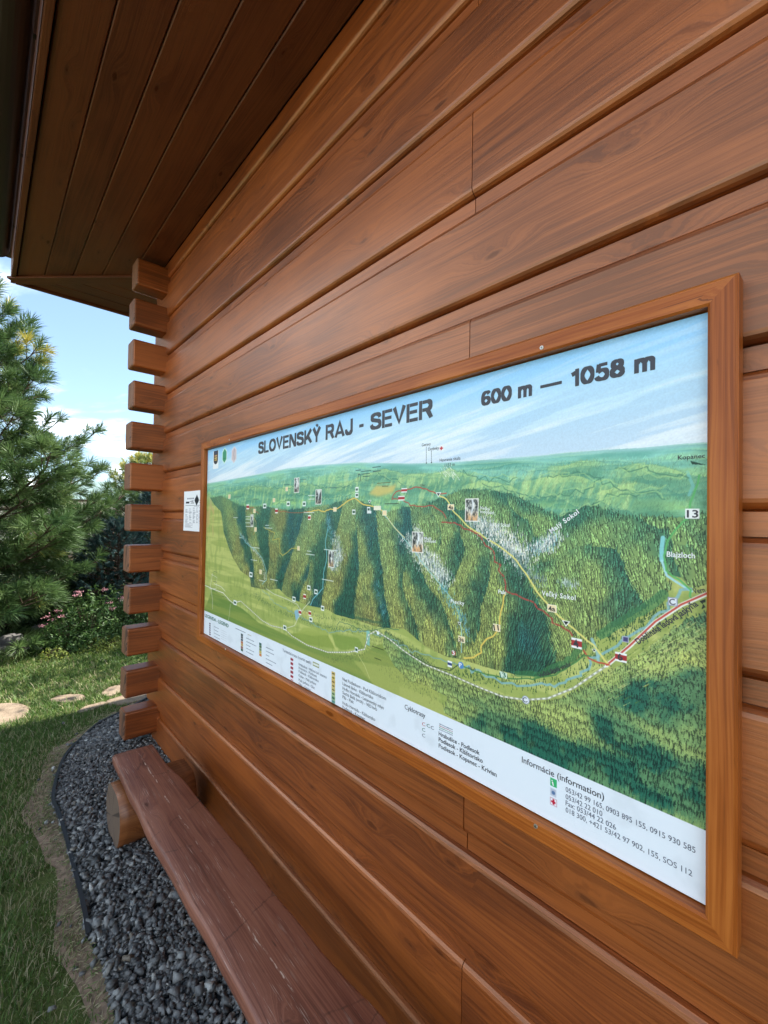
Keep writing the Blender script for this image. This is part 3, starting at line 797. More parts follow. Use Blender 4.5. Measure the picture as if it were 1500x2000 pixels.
stamp([(900, 1296), (940, 1318), (985, 1332), (1040, 1342), (1085, 1338), (1130, 1318), (1160, 1285), (1200, 1262), (1250, 1232), (1290, 1195), (1330, 1165), (1352, 1150)], 6, (120, 176, 190), .8, 5)
stamp([(1170, 1290), (1165, 1270), (1155, 1250)], 8, (140, 190, 196), .8, 2)
stamp([(1340, 925), (1352, 945), (1350, 965)], 6, (110, 190, 186), .6, 3)
stamp([(512, 1152), (540, 1180), (600, 1212), (640, 1235), (700, 1232), (760, 1245), (800, 1268), (870, 1292), (900, 1300)], 4, (110, 160, 168), .7, 4)
stamp([(655, 1232), (662, 1215), (690, 1222), (710, 1232), (745, 1228), (780, 1230)], 3, (60, 110, 80), .8, 2)
A = lerp(A, srgb(130, 180, 210), blur(polymask([(575, 1193), (582, 1190), (584, 1205), (578, 1212)]), 1) * .9)
A = lerp(A, srgb(120, 190, 190), blur(polymask([(716, 1232), (722, 1232), (722, 1262), (715, 1258)]), 1) * .8)
A = lerp(A, srgb(206, 186, 96), blur(polymask([(720, 965), (735, 948), (760, 950), (775, 945), (768, 962), (740, 970)]), 5) * .9)
# scarp lines among the far hills
for pts in ([(470, 960), (500, 950), (560, 955), (600, 945), (640, 955), (690, 948)], [(540, 985), (580, 965), (620, 975), (660, 972), (690, 965)], [(735, 925), (760, 935), (790, 948)], [(940, 945), (990, 955), (1040, 975), (1080, 968), (1130, 960), (1180, 940)], [(1060, 930), (1120, 925), (1180, 940), (1240, 960), (1300, 955)], [(1200, 920), (1260, 915), (1320, 935), (1350, 930)], [(900, 925), (960, 935), (1010, 930)], [(1100, 1010), (1130, 1000), (1180, 975), (1230, 965), (1300, 975)]):
    stamp(pts, 3, (56, 116, 88), .65, 5)
    stamp(np.array(pans(pts)) - [0, 4], 3, (170, 210, 130), .5, 5)
# roads and trails -----------------------------------------------------------
WH = (238, 238, 228)
ROAD = [(400, 1143), (415, 1150), (436, 1158), (448, 1172), (455, 1178), (470, 1174), (490, 1192), (512, 1212), (530, 1222), (556, 1228), (570, 1242), (600, 1260), (640, 1274), (680, 1274), (712, 1268), (720, 1240), (734, 1232), (760, 1248), (790, 1272), (830, 1298), (880, 1318), (930, 1340), (980, 1360), (1026, 1367), (1070, 1364), (1120, 1344), (1170, 1310), (1185, 1300)]
stamp(ROAD, 6, (120, 124, 90), .7)
stamp(ROAD, 4.5, WH, .95)
stamp(ROAD[5:], 4.5, (150, 150, 120), .8, dash=(5, 12))
stamp([(556, 1228), (575, 1222), (580, 1212), (592, 1190), (605, 1175)], 4, (214, 214, 180), .9)
stamp([(520, 1150), (535, 1160), (560, 1170), (580, 1180), (590, 1195)], 4, (204, 206, 190), .85)
stamp([(450, 1180), (448, 1200), (446, 1212)], 4, (210, 212, 170), .9)
stamp([(415, 1120), (411, 1145), (415, 1170), (415, 1190)], 4, (226, 226, 210), .9)
stamp([(413, 1122), (424, 1128), (422, 1150), (408, 1150)], 3, (226, 226, 210), .9)
stamp([(418, 1140), (432, 1146), (440, 1155)], 4, (226, 226, 210), .9)
stamp([(498, 1195), (504, 1180), (512, 1165)], 3, (196, 196, 100), .8)
stamp([(640, 1232), (648, 1250), (655, 1268)], 3, (196, 196, 100), .8)
stamp([(700, 1280), (712, 1300), (722, 1325)], 3, (206, 206, 130), .8)
stamp([(1185, 1300), (1230, 1262), (1280, 1215), (1330, 1182), (1385, 1158)], 9, WH, .95)
stamp([(1185, 1299), (1230, 1261), (1280, 1214), (1330, 1181), (1385, 1157)], 4, (196, 60, 48), .95)
YE_ = (232, 196, 84)
stamp([(600, 1000), (622, 996), (632, 1000), (645, 994), (655, 996), (680, 978), (692, 972), (710, 986), (735, 990), (752, 1003)], 5, YE_, .95, 1)
stamp([(515, 1030), (530, 1038), (537, 1040), (532, 1055), (545, 1052), (547, 1080), (552, 1085), (562, 1078), (570, 1070), (583, 1072)], 4, (196, 176, 70), .9, 1)
stamp([(494, 1045), (500, 1035), (500, 1020), (490, 1000)], 4, (206, 170, 70), .8, 1)
stamp([(752, 1003), (770, 1030), (790, 1050)], 4, (230, 214, 140), .8)
stamp([(985, 1158), (982, 1180), (976, 1205), (975, 1225), (965, 1240), (948, 1250), (940, 1262), (940, 1274), (925, 1284), (905, 1285)], 5, YE_, .95, 1)
stamp([(855, 965), (872, 975), (885, 997), (910, 1025), (940, 1045), (968, 1062), (1000, 1085), (1030, 1125), (1055, 1165), (1075, 1185), (1105, 1216), (1135, 1240), (1160, 1262), (1190, 1300)], 5, (226, 214, 110), .95, 1)
RD = (186, 66, 52)
stamp([(765, 972), (775, 960), (790, 957), (812, 951), (830, 955), (850, 964), (872, 964)], 4, RD, .9, 1.5)
stamp([(765, 975), (785, 975), (800, 985), (822, 990), (845, 988), (865, 1000), (872, 1012)], 4, RD, .8, 1.5)
stamp([(865, 1018), (885, 1020), (905, 1030), (930, 1040), (945, 1060), (965, 1080), (975, 1110), (985, 1140), (990, 1158), (1012, 1163), (1038, 1172), (1060, 1190), (1075, 1210), (1100, 1222), (1118, 1245)], 5, (166, 60, 54), .9, 3.5, dash=(9, 4))
stamp([(1140, 1270), (1150, 1285), (1170, 1295), (1190, 1300)], 4, (200, 70, 54), .9, 1)
stamp([(480, 1000), (486, 992), (495, 992), (505, 1003)], 4, (190, 100, 60), .8, 2)
stamp([(540, 998), (580, 1002), (605, 998)], 4, (180, 90, 56), .7, 2)
GR = (58, 122, 64)
stamp([(1365, 930), (1358, 955), (1350, 980), (1345, 1012), (1322, 1032), (1304, 1055), (1298, 1085), (1302, 1115), (1330, 1135), (1350, 1150), (1348, 1165)], 4, (84, 176, 92), .95, 1)
stamp([(900, 1300), (930, 1312), (985, 1324), (1040, 1326), (1085, 1318), (1120, 1296), (1140, 1280), (1155, 1283)], 4, GR, .85, 1)
stamp([(800, 1277), (840, 1300), (880, 1310), (895, 1298)], 3, (52, 70, 44), .85)
stamp([(478, 955), (500, 945), (540, 950)], 2, (70, 120, 100), .5, 3)
stamp([(655, 962), (670, 955), (690, 940), (740, 935)], 2, (70, 110, 80), .6, 3)

# boxes, discs and pictograms -------------------------------------------------
def box(px, py, w, h, fill, edge=None, ew=2):
    """w,h in photo pixels at that place"""
    x, y = pan(px, py); x2, _ = pan(px + w / 2, py); _, y2 = pan(px, py + h / 2)
    a, b_ = abs(x2 - x), abs(y2 - y)
    x0, x1, y0, y1 = int(x - a), int(x + a) + 1, int(y - b_), int(y + b_) + 1
    x0, y0, x1, y1 = max(0, x0), max(0, y0), min(TW, x1), min(THH, y1)
    if edge is not None: A[y0:y1, x0:x1] = srgb(*edge); A[y0 + ew:y1 - ew, x0 + ew:x1 - ew] = srgb(*fill)
    else: A[y0:y1, x0:x1] = srgb(*fill)
    return x0, y0, x1, y1
def redwhite(px, py, w, h, c=(170, 40, 44)):
    x0, y0, x1, y1 = box(px, py, w, h, (240, 240, 236)); q_ = (y1 - y0) // 4
    A[y0 + q_:y1 - q_, x0:x1] = srgb(*c)
CREAM = (240, 214, 160)
for px, py, w, h in ((1078, 1188.5, 18, 14), (970, 1226, 14, 13), (901.5, 1248.5, 12.5, 12), (880.6, 990.5, 12, 11), (751, 1002, 8, 10), (654, 995, 6, 8)): box(px, py, w, h, CREAM, (246, 234, 206))
for px, py in ((583, 1071), (509, 1117), (499, 1034), (535, 977), (560, 955), (448, 970), (497, 998), (605, 1010)): box(px, py, 4.5, 8, (232, 206, 150), (240, 236, 214))
for px, py in ((484, 990), (540, 998), (604, 1011), (595, 1165), (586, 1196), (605, 1198)): redwhite(px, py, 5, 9)
for px, py in ((563, 984), (594, 984), (517, 988), (574, 1170), (617, 1156), (603, 1148), (607, 1210), (630, 1188), (696, 1269), (490, 1122), (697, 967), (697, 956), (720, 995), (691, 1000), (459, 1177), (556, 1226)): box(px, py, 6, 9, (232, 236, 232), None); box(px, py, 4, 4, (52, 90, 70), None)
box(1352, 1003.5, 27, 19, (240, 242, 238)); redwhite(1126, 1256.5, 20, 19); redwhite(1212.5, 1284, 22, 17)
redwhite(789.5, 957.5, 11, 8); redwhite(784, 973, 12, 9)
box(1314, 1175, 19, 16, (226, 230, 236), (140, 146, 170), 2); box(1222, 1249, 12, 11, (60, 60, 110), (160, 160, 190), 2)
box(983, 1318.5, 14, 11, (206, 226, 206)); box(878.5, 1297, 8, 12, (240, 240, 240)); box(878.5, 1297, 8, 4, (40, 60, 120))
box(862, 875.5, 8, 8, (240, 236, 236)); box(862, 875.5, 6, 2, (190, 40, 50)); box(862, 875.5, 2, 6, (190, 40, 50))
box(737, 992, 14, 8, (236, 228, 200)); box(721, 1000, 8, 5, (220, 226, 222))
def disc(px, py, r, c, ec=None):
    x, y = pan(px, py); _, y2 = pan(px, py + r); R = abs(y2 - y)
    d = np.hypot(xx - x, yy - y)
    global A
    if ec: A = lerp(A, srgb(*ec), np.clip(R + 2 - d, 0, 1))
    A = lerp(A, srgb(*c), np.clip(R - d, 0, 1))
disc(1026.5, 1366.6, 7, (232, 236, 240), (150, 160, 180)); disc(900, 1299, 7, (70, 130, 200)); disc(738, 1236, 4, (225, 235, 240)); disc(886, 1275, 5, (196, 52, 44))
def inset(px, py, w, h, warm):
    x0, y0, x1, y1 = box(px, py, w, h, (236, 232, 224))
    hh, ww = y1 - y0 - 6, x1 - x0 - 6
    if hh < 4 or ww < 3: return
    nz = vnoise(9, 14, int(px), 3, .7)[y0 + 3:y0 + 3 + hh, x0 + 3:x0 + 3 + ww]
    nz = smooth(.32, .68, nz)
    g_ = lerp(srgb(52, 58, 58), srgb(206, 206, 196), nz)
    gy = np.linspace(0, 1, hh)[:, None] * np.ones((1, ww))
    g_ = lerp(g_, srgb(226, 158, 92), smooth(.45, .9, gy) * warm * (.3 + .7 * nz))
    fall = np.exp(-((np.arange(ww)[None, :] - ww * .52 - 3 * np.sin(gy * 6)) / (ww * .09)) ** 2) * smooth(.95, .5, gy)
    A[y0 + 3:y0 + 3 + hh, x0 + 3:x0 + 3 + ww] = lerp(g_, srgb(240, 244, 246), fall * .9)
inset(921.5, 996, 26, 45, .8); inset(815.5, 1059, 22, 41, .9); inset(622, 970.5, 12, 29, .3); inset(579.5, 947.5, 10, 29, .2); inset(647, 1092, 11, 32, .8); inset(492, 1017, 6, 24, 0)
# triangles
for px, py, s_ in ((1105, 1216, 9), (897, 1217, 5), (954, 1054, 6), (786, 1056, 4), (856, 965, 7), (722, 979, 5), (1160, 1270, 5)):
    x, y = pan(px, py); _, y2 = pan(px, py + s_); R = abs(y2 - y)
    for s2, c in ((1.0, (236, 238, 232)), (.55, (24, 30, 30))):
        m_ = (np.abs(xx - x) < (R * s2 - (yy - y + R * .5 * s2) * .75)) & (yy > y - R * .5 * s2) & (yy < y + R * .8 * s2)
        A[m_] = srgb(*c)
stamp([(832.6, 873), (832.6, 903)], 2, (40, 50, 56), .9, dash=(4, 2)); stamp([(842.5, 881), (842.5, 902)], 2, (40, 50, 56), .9, dash=(4, 2))
for px, py in ((832.6, 904), (842.5, 903)): disc(px, py, 1.6, (30, 36, 40))
m_ = polymask([(1348, 900), (1379, 908), (1352, 907)]); A[m_] = srgb(24, 60, 44)
m_ = polymask([(1366, 1174), (1378, 1170), (1378, 1176), (1372, 1178), (1378, 1186), (1370, 1190), (1373, 1181)]); A[m_] = srgb(20, 36, 30)
stamp([(699, 938), (700, 926), (703, 926), (704, 938)], 3, (20, 40, 40), .9)
# illegible dark captions on the far part of the map
for (x, y, w, c) in ((750, 944, 26, (96, 92, 40)), (753, 950, 12, (96, 92, 40)), (715, 921, 18, (30, 70, 60)), (715, 926, 14, (30, 70, 60)), (715, 931, 12, (30, 70, 60)), (736, 913, 16, (30, 60, 60)), (736, 921, 14, (30, 60, 60)), (700, 919, 10, (30, 60, 60)), (765, 984, 26, (40, 60, 40)), (464, 971, 14, (50, 90, 80)), (500, 975, 10, (50, 80, 60)), (560, 947, 10, (40, 80, 70)), (592, 937, 12, (60, 100, 90)), (565, 977, 16, (40, 80, 70)), (650, 953, 16, (70, 110, 100)), (738, 1262, 22, (50, 60, 30)), (738, 1285, 12, (40, 60, 30)), (438, 1164, 9, (60, 90, 60)), (420, 1135, 8, (50, 70, 50)), (421, 1116, 7, (50, 80, 40))):
    x0, y0 = pan(x - w / 2, y); x1, y1 = pan(x + w / 2, y)
    for q in np.arange(x0, x1, 7): stamp(np.array([[q, y0], [min(q + 4, x1), y0]]), 4, c, .75)
for (x, y, w) in ((460, 1011, 8), (484, 1009, 8), (484, 1014, 8), (484, 1021, 9), (484, 1028, 8), (522, 1026, 7), (525, 1031, 14), (500, 1069, 14), (496, 1093, 12), (512, 1133, 12), (535, 1131, 14), (604, 1076, 8), (606, 1082, 16), (646, 1073, 26), (640, 1131, 22), (608, 968, 12), (608, 975, 10), (604, 1001, 20), (470, 1050, 5), (432, 1178, 0)):
    if not w: continue
    x0, y0 = pan(x - w / 2, y); x1, y1 = pan(x + w / 2, y)
    for q in np.arange(x0, x1, 8): stamp(np.array([[q, y0], [min(q + 5, x1), y0]]), 4, (228, 236, 234), .85)
# town dots
scatter([(410, 1148), (425, 1150), (432, 1150)], 60, (10, 10), [(220, 220, 210), (170, 110, 90), (90, 80, 70)], (2, 4))
scatter([(596, 1188), (606, 1200), (590, 1195)], 50, (14, 8), [(200, 120, 80), (190, 90, 60), (226, 206, 170)], (2, 4))
mapm = smooth(-6, 6, yy - hor[None, :])
lum = A.mean(-1, keepdims=True)
A2 = np.clip(lum + (A - lum) * .92, 0, 1) ** .93
A = lerp(A, A2, mapm)
# brush grain over all, then the white legend strip
gr = (vnoise(3, 3, 77, 2) - .5) * .07
A = np.clip(A * (1 + gr[..., None]), 0, 1)
SB = (PZT + .568) / (PZT - PZB) * THH
A = np.where((yy > SB)[..., None], srgb(230, 236, 243), A).astype(np.float32)
faint = smooth(.55, .8, vnoise(60, 60, 88, 4))
A = np.where((yy > SB)[..., None], A * (1 - .035 * faint[..., None]), A)
# legend pictograms
for i in range(6): box(410, 1218 + i * 4.2, 2.4, 2.6, (96, 72, 96))
for i, c in enumerate(((60, 76, 80), (90, 90, 96), (70, 80, 96), (190, 110, 70), (196, 160, 90), (150, 90, 90), (40, 80, 60))): box(472.5, 1240 + i * 4.9, 4, 4, c)
for i, c in enumerate(((50, 96, 90), (80, 110, 70), (120, 140, 110), (200, 180, 90), (210, 130, 60))): box(508.5, 1258 + i * 5.3, 4.4, 4.4, c)
def dashrow(px, py, w, slope, c=(100, 106, 124), wd=3.2):
    a, b_ = pan(px, py), pan(px + w, py + w * slope)
    n_ = int((b_[0] - a[0]) / 9)
    for i in range(max(1, n_)):
        xs0 = a[0] + i * 9; stamp(np.array([[xs0, a[1]], [xs0 + prg.uniform(4, 7.5), a[1] + .01]]), wd, c, .85)
for i, w in enumerate((10, 9, 12, 12)): dashrow(418, 1223.5 + i * 6.3, w, .45)
for i in range(5): dashrow(431.5, 1230 + i * 4.2, 12, .45, (176, 176, 184), 2)
dashrow(460, 1227, 20, .5, (60, 66, 80)); dashrow(484, 1239, 8, .5, (180, 176, 160), 5)
for i, w in enumerate((16, 20, 9, 16, 15)): dashrow(481, 1246 + i * 6.6, w, .5, (80, 88, 110))
for i, w in enumerate((15, 17, 8, 20, 14)): dashrow(519.5, 1264 + i * 7.4, w, .52, (80, 88, 110))
box(617, 1298.5, 12, 8, (150, 156, 110)); box(617, 1298.5, 10.5, 3.4, (226, 228, 220)); 
for i in range(6):
    x0, y0, x1, y1 = box(570, 1288 + i * 8.3, 5, 6.6, (236, 220, 226)); A[y0 + 3:y1 - 3, x0:x1] = srgb(150, 40, 60)
for i, c in enumerate(((216, 186, 110), (220, 190, 90), (214, 176, 96), (214, 186, 110), (206, 190, 120), (160, 186, 130), (120, 170, 130), (90, 150, 140))):
    x0, y0, x1, y1 = box(651, 1316 + i * 7.9, 7, 7.4, c, (190, 186, 160), 1); A[y0 + 6:y1 - 6, x0 + 5:x1 - 5] = srgb(60, 70, 60)
for r_ in range(4):
    for c_ in range(11): box(859 + c_ * 2.4, 1414 + r_ * 3.6 + c_ * 1.1, 1.1, 1.1, ((90, 100, 120), (150, 70, 70), (60, 120, 80), (90, 100, 120))[r_])
box(1081, 1528.5, 12, 15, (60, 176, 110)); box(1080.5, 1548, 11, 15, (186, 190, 206), (206, 210, 220)); disc(1080.5, 1548, 4, (90, 120, 160)); box(1081, 1566.5, 12.5, 14, (240, 236, 240), (206, 170, 180), 2)
box(1081, 1566.5, 8, 3, (190, 30, 60)); box(1081, 1566.5, 3, 9.5, (190, 30, 60))
# three small coats of arms, top left
x0, y0, x1, y1 = box(421.5, 898, 10.5, 35, (236, 240, 240))
def shield(px, py, w, h, c, point=True):
    x, y = pan(px, py); a = abs(pan(px + w / 2, py)[0] - x); b_ = abs(pan(px, py + h / 2)[1] - y)
    u_, v_ = (xx - x) / a, (yy - y) / b_
    m_ = (np.abs(u_) < 1) & (v_ > -1) & ((v_ < .3) | (u_ ** 2 + ((v_ - .3) / .7) ** 2 < 1)); A[m_] = srgb(*c); return x, y, a, b_
x, y, a, b_ = shield(421.5, 893.5, 8.5, 26, (52, 52, 56))
for v0, v1, c in ((-.35, -.1, (206, 160, 110)), (.0, .2, (214, 186, 110)), (.3, .5, (196, 160, 90)), (-.9, -.5, (60, 66, 90))):
    A[int(y + v0 * b_):int(y + v1 * b_), int(x - a * .6):int(x + a * .6)] = srgb(*c)
def lens_(px, py, w, h, c, ec):
    x, y = pan(px, py); a = abs(pan(px + w / 2, py)[0] - x); b_ = abs(pan(px, py + h / 2)[1] - y)
    u_, v_ = np.abs(xx - x) / a, np.abs(yy - y) / b_
    A[(u_ * .45 + v_ < 1) & (u_ < 1)] = srgb(*ec); A[(u_ * .5 + v_ < .84) & (u_ < .78)] = srgb(*c)
    return x, y, a, b_
x, y, a, b_ = lens_(438.5, 890, 9.5, 32, (66, 150, 112), (214, 240, 226)); stamp(np.array([[x, y - b_ * .4], [x, y + b_ * .6]]), 3, (30, 90, 60)); stamp(np.array([[x - a * .4, y + b_ * .35], [x + a * .4, y + b_ * .35]]), 3, (30, 90, 60))
x, y, a, b_ = lens_(457, 888, 10, 34, (206, 190, 192), (222, 214, 216)); stamp(np.array([[x + 2, y - b_ * .6], [x - 2, y], [x + 5, y + b_ * .6]]), 5, (130, 112, 112), .8, 3)

def make_image(name, arr):
    h, w = arr.shape[:2]
    im = bpy.data.images.new(name, w, h, alpha=False)
    buf = np.ones((h, w, 4), np.float32); buf[..., :3] = arr[::-1]
    im.pixels.foreach_set(buf.ravel()); im.update(); im.pack()
    return im
A = np.clip(A, 0, 1)
img = make_image('panorama_print', A)
def print_mat(name, im, rough=.36, spec=.30, coat=.0, dim=1.0):
    m, nt, b = new_mat(name)
    ti = nt.nodes.new('ShaderNodeTexImage'); ti.image = im; ti.interpolation = 'Cubic'; ti.extension = 'EXTEND'
    n = N(nt)
    c = n.mix(1.0, ti.outputs['Color'], (dim, dim, dim), 'MULTIPLY')
    nt.links.new(c, b.inputs['Base Color'])
    b.inputs['Roughness'].default_value = rough; b.inputs['Specular IOR Level'].default_value = spec; b.inputs['Coat Weight'].default_value = coat
    n.bump(n.noise(n.obj(), 6, 3, .5), .04, .01, b)
    return m
M_PRINT = print_mat('printed_panel', img, dim=1.0)
def sheet(name, x0, x1, z0, z1, y, mat, par, nx=1, nz=1, curl=None, th=.002):
    V, F, UVs = [], [], []
    for j in range(nz + 1):
        for i in range(nx + 1):
            u_, v_ = i / nx, j / nz
            V.append((x0 + (x1 - x0) * u_, y - (curl(u_, v_) if curl else 0), z0 + (z1 - z0) * v_))
    W_ = nx + 1
    for j in range(nz):
        for i in range(nx): F.append((j * W_ + i, j * W_ + i + 1, (j + 1) * W_ + i + 1, (j + 1) * W_ + i))
    n_ = len(V)
    nf = len(F)
    V += [(v[0], v[1] + th, v[2]) for v in V]
    F += [tuple(n_ + q for q in f[::-1]) for f in F[:nf]]
    rim = [i for i in range(W_)] + [j * W_ + nx for j in range(1, nz + 1)] + [nz * W_ + i for i in range(nx - 1, -1, -1)] + [j * W_ for j in range(nz - 1, 0, -1)]
    for a, b_ in zip(rim, rim[1:] + rim[:1]): F.append((a, a + n_, b_ + n_, b_))
    o = mk(name, V, F, mat, par, loc=V[0], world=True)
    me = o.data; uvl = me.uv_layers.new(name='UVMap')
    co = np.array([v.co[:] for v in me.vertices]) + np.array(V[0])
    for l in me.loops:
        c = co[l.vertex_index]; uvl.data[l.index].uv = ((c[0] - x0) / (x1 - x0), (c[2] - z0) / (z1 - z0))
    return o
panel = sheet('map_panel', PX0 * S, PX1 * S, HC + PZB * S, HC + PZT * S, S, M_PRINT, board, 8, 4, th=.004)
mk('backing_board', [(PX0 * S - .02, S + .0055, HC + PZB * S - .02), (PX1 * S + .02, S + .0055, HC + PZB * S - .02), (PX1 * S + .02, S + .0055, HC + PZT * S + .02), (PX0 * S - .02, S + .0055, HC + PZT * S + .02)], [(0, 1, 2, 3)], M_DARK, board, loc=(PX0 * S, S, HC), world=True)

# ------------------------------------------------------------------ lettering, set line by line on the print
INK = {'k': flat('ink_black', (.035, .035, .045), .45), 'w': flat('ink_white', (.82, .84, .84), .45), 'g': flat('ink_green', (.03, .16, .10), .45), 'n': flat('ink_grey', (.10, .11, .15), .45), 'r': flat('ink_red', (.45, .03, .03), .45), 'c': flat('ink_pale', (.45, .55, .55), .45)}
def capheight():
    c = bpy.data.curves.new('t', 'FONT'); c.body = 'H'; c.size = 1
    o = bpy.data.objects.new('t', c); COL.objects.link(o)
    bpy.context.view_layer.update()
    me = o.to_mesh(); h = max(v.co.y for v in me.vertices); o.to_mesh_clear()
    bpy.data.objects.remove(o); bpy.data.curves.remove(c); return h
CAP = capheight()
def text(s_, p0, p1, cap, ink='k', bold=.0, spacing=1.0, par=None, lift=.0006, plane=S, h_at=None):
    """baseline from photo pixel p0 to p1, capital height cap photo pixels at p0; becomes a flat mesh on the print"""
    a, b_ = onY(*p0, plane), onY(*p1, plane)
    hu = (onY(p0[0], p0[1] - cap, plane) - a).z
    c = bpy.data.curves.new('lettering', 'FONT'); c.body = s_; c.size = 1; c.space_character = spacing; c.offset = bold
    c.resolution_u = 3; c.fill_mode = 'FRONT'
    o = bpy.data.objects.new('t', c); COL.objects.link(o)
    dg = bpy.context.evaluated_depsgraph_get()
    me = bpy.data.meshes.new_from_object(o.evaluated_get(dg))
    bpy.data.objects.remove(o); bpy.data.curves.remove(c)
    co = np.array([v.co[:] for v in me.vertices])
    x0, x1 = co[:, 0].min(), co[:, 0].max()
    d = b_ - a; L = d.length; ang = math.atan2(d.z, d.x)
    if abs(ang) < .09: ang = 0.0
    sx, sy = L / (x1 - x0), hu / CAP
    co[:, 0] = (co[:, 0] - x0) * sx; co[:, 1] *= sy; co[:, 2] = 0
    me.vertices.foreach_set('co', co.astype(np.float32).ravel()); me.update()
    me.materials.clear(); me.materials.append(INK[ink]); me.name = 'lettering'
    r = bpy.data.objects.new('lettering', me); COL.objects.link(r)
    pr_ = par or panel
    r.parent = pr_
    r.location = Vector((a.x, plane - lift, a.z)) - parent_world(pr_)
    r.rotation_euler = (pi / 2, -ang, 0)
    return r
# the headline: a wide heavy grotesque, drawn glyph by glyph from broad strokes
def arc(cx, cy, rx, ry, a0, a1, n=14): return [(cx + rx * cos(radians(a0 + (a1 - a0) * i / n)), cy + ry * sin(radians(a0 + (a1 - a0) * i / n))) for i in range(n + 1)]
def spl(P_, k=5):
    P_ = [P_[0]] + P_ + [P_[-1]]; o = []
    for i in range(1, len(P_) - 2):
        a, b_, c, d = P_[i - 1:i + 3]
        for j in range(k):
            t_ = j / k; o.append(tuple(.5 * (2 * b_[q] + (c[q] - a[q]) * t_ + (2 * a[q] - 5 * b_[q] + 4 * c[q] - d[q]) * t_ ** 2 + (3 * b_[q] - a[q] - 3 * c[q] + d[q]) * t_ ** 3) for q in (0, 1)))
    return o + [P_[-1]]
T_, h_ = .195, .0975
SS = spl([(.745, .68), (.68, .83), (.43, .90), (.18, .83), (.125, .71), (.20, .60), (.43, .53), (.68, .455), (.765, .30), (.69, .16), (.43, .10), (.16, .17), (.085, .33)])
GLY = {
 'S': (.87, [SS]), 'L': (.74, [[(h_ + .03, 0), (h_ + .03, 1)], [(.245, h_), (.72, h_)]]),
 'O': (1.0, [arc(.5, .5, .385, .405, 90, 450, 34)]), 'V': (.92, [[(.11, 1), (.46, .08), (.81, 1)]]),
 'E': (.80, [[(h_ + .03, 0), (h_ + .03, 1)], [(.245, h_), (.78, h_)], [(.245, .52), (.73, .52)], [(.245, 1 - h_), (.77, 1 - h_)]]),
 'N': (.94, [[(h_ + .03, 0), (h_ + .03, 1)], [(.19, .93), (.75, .07)], [(.80, 0), (.80, 1)]]),
 'K': (.94, [[(h_ + .03, 0), (h_ + .03, 1)], [(.24, .34), (.80, .98)], [(.42, .56), (.83, .02)]]),
 'Y': (.92, [[(.11, 1), (.46, .46)], [(.81, 1), (.46, .46)], [(.46, 0), (.46, .48)], [(.42, 1.08), (.56, 1.25)]]),
 'R': (.92, [[(h_ + .03, 0), (h_ + .03, 1)], [(.245, .893), (.55, .893)] + arc(.56, .69, .20, .203, 90, -90, 12) + [(.245, .487)], [(.56, .47), (.80, 0)]]),
 'A': (.96, [[(.10, 0), (.48, .93), (.86, 0)], [(.28, .29), (.68, .29)]]),
 'J': (.74, [[(.60, 1), (.60, .34)] + arc(.355, .33, .245, .225, 0, -180, 14) + [(.11, .40)]]),
 '-': (.50, [[(.05, .42), (.42, .42)]]), '—': (1.60, [[(.03, .42), (1.50, .42)]]), ' ': (.44, []),
 '0': (.84, [arc(.41, .5, .30, .405, 90, 450, 32)]), '1': (.60, [[(.40, 0), (.40, 1)], [(.06, .70), (.34, .80)]]),
 '6': (.84, [spl([(.69, .76), (.60, .87), (.42, .90), (.22, .80), (.115, .50), (.16, .24)]), arc(.42, .32, .275, .215, 90, 450, 26)]),
 '5': (.84, [[(.24, .893), (.72, .893)], [(.24, .95), (.18, .50)], spl([(.18, .53), (.40, .60), (.62, .54), (.70, .34), (.62, .15), (.40, .10), (.18, .16), (.10, .28)])]),
 '8': (.84, [arc(.41, .73, .235, .165, 90, 450, 26), arc(.41, .31, .285, .205, 90, 450, 28)]),
 'm': (1.14, [[(h_ + .02, 0), (h_ + .02, .74)], [(.127, .46)] + arc(.33, .47, .20, .175, 165, 0, 10) + [(.53, 0)], [(.53, .46)] + arc(.73, .47, .20, .175, 165, 0, 10) + [(.93, 0)]]),
}
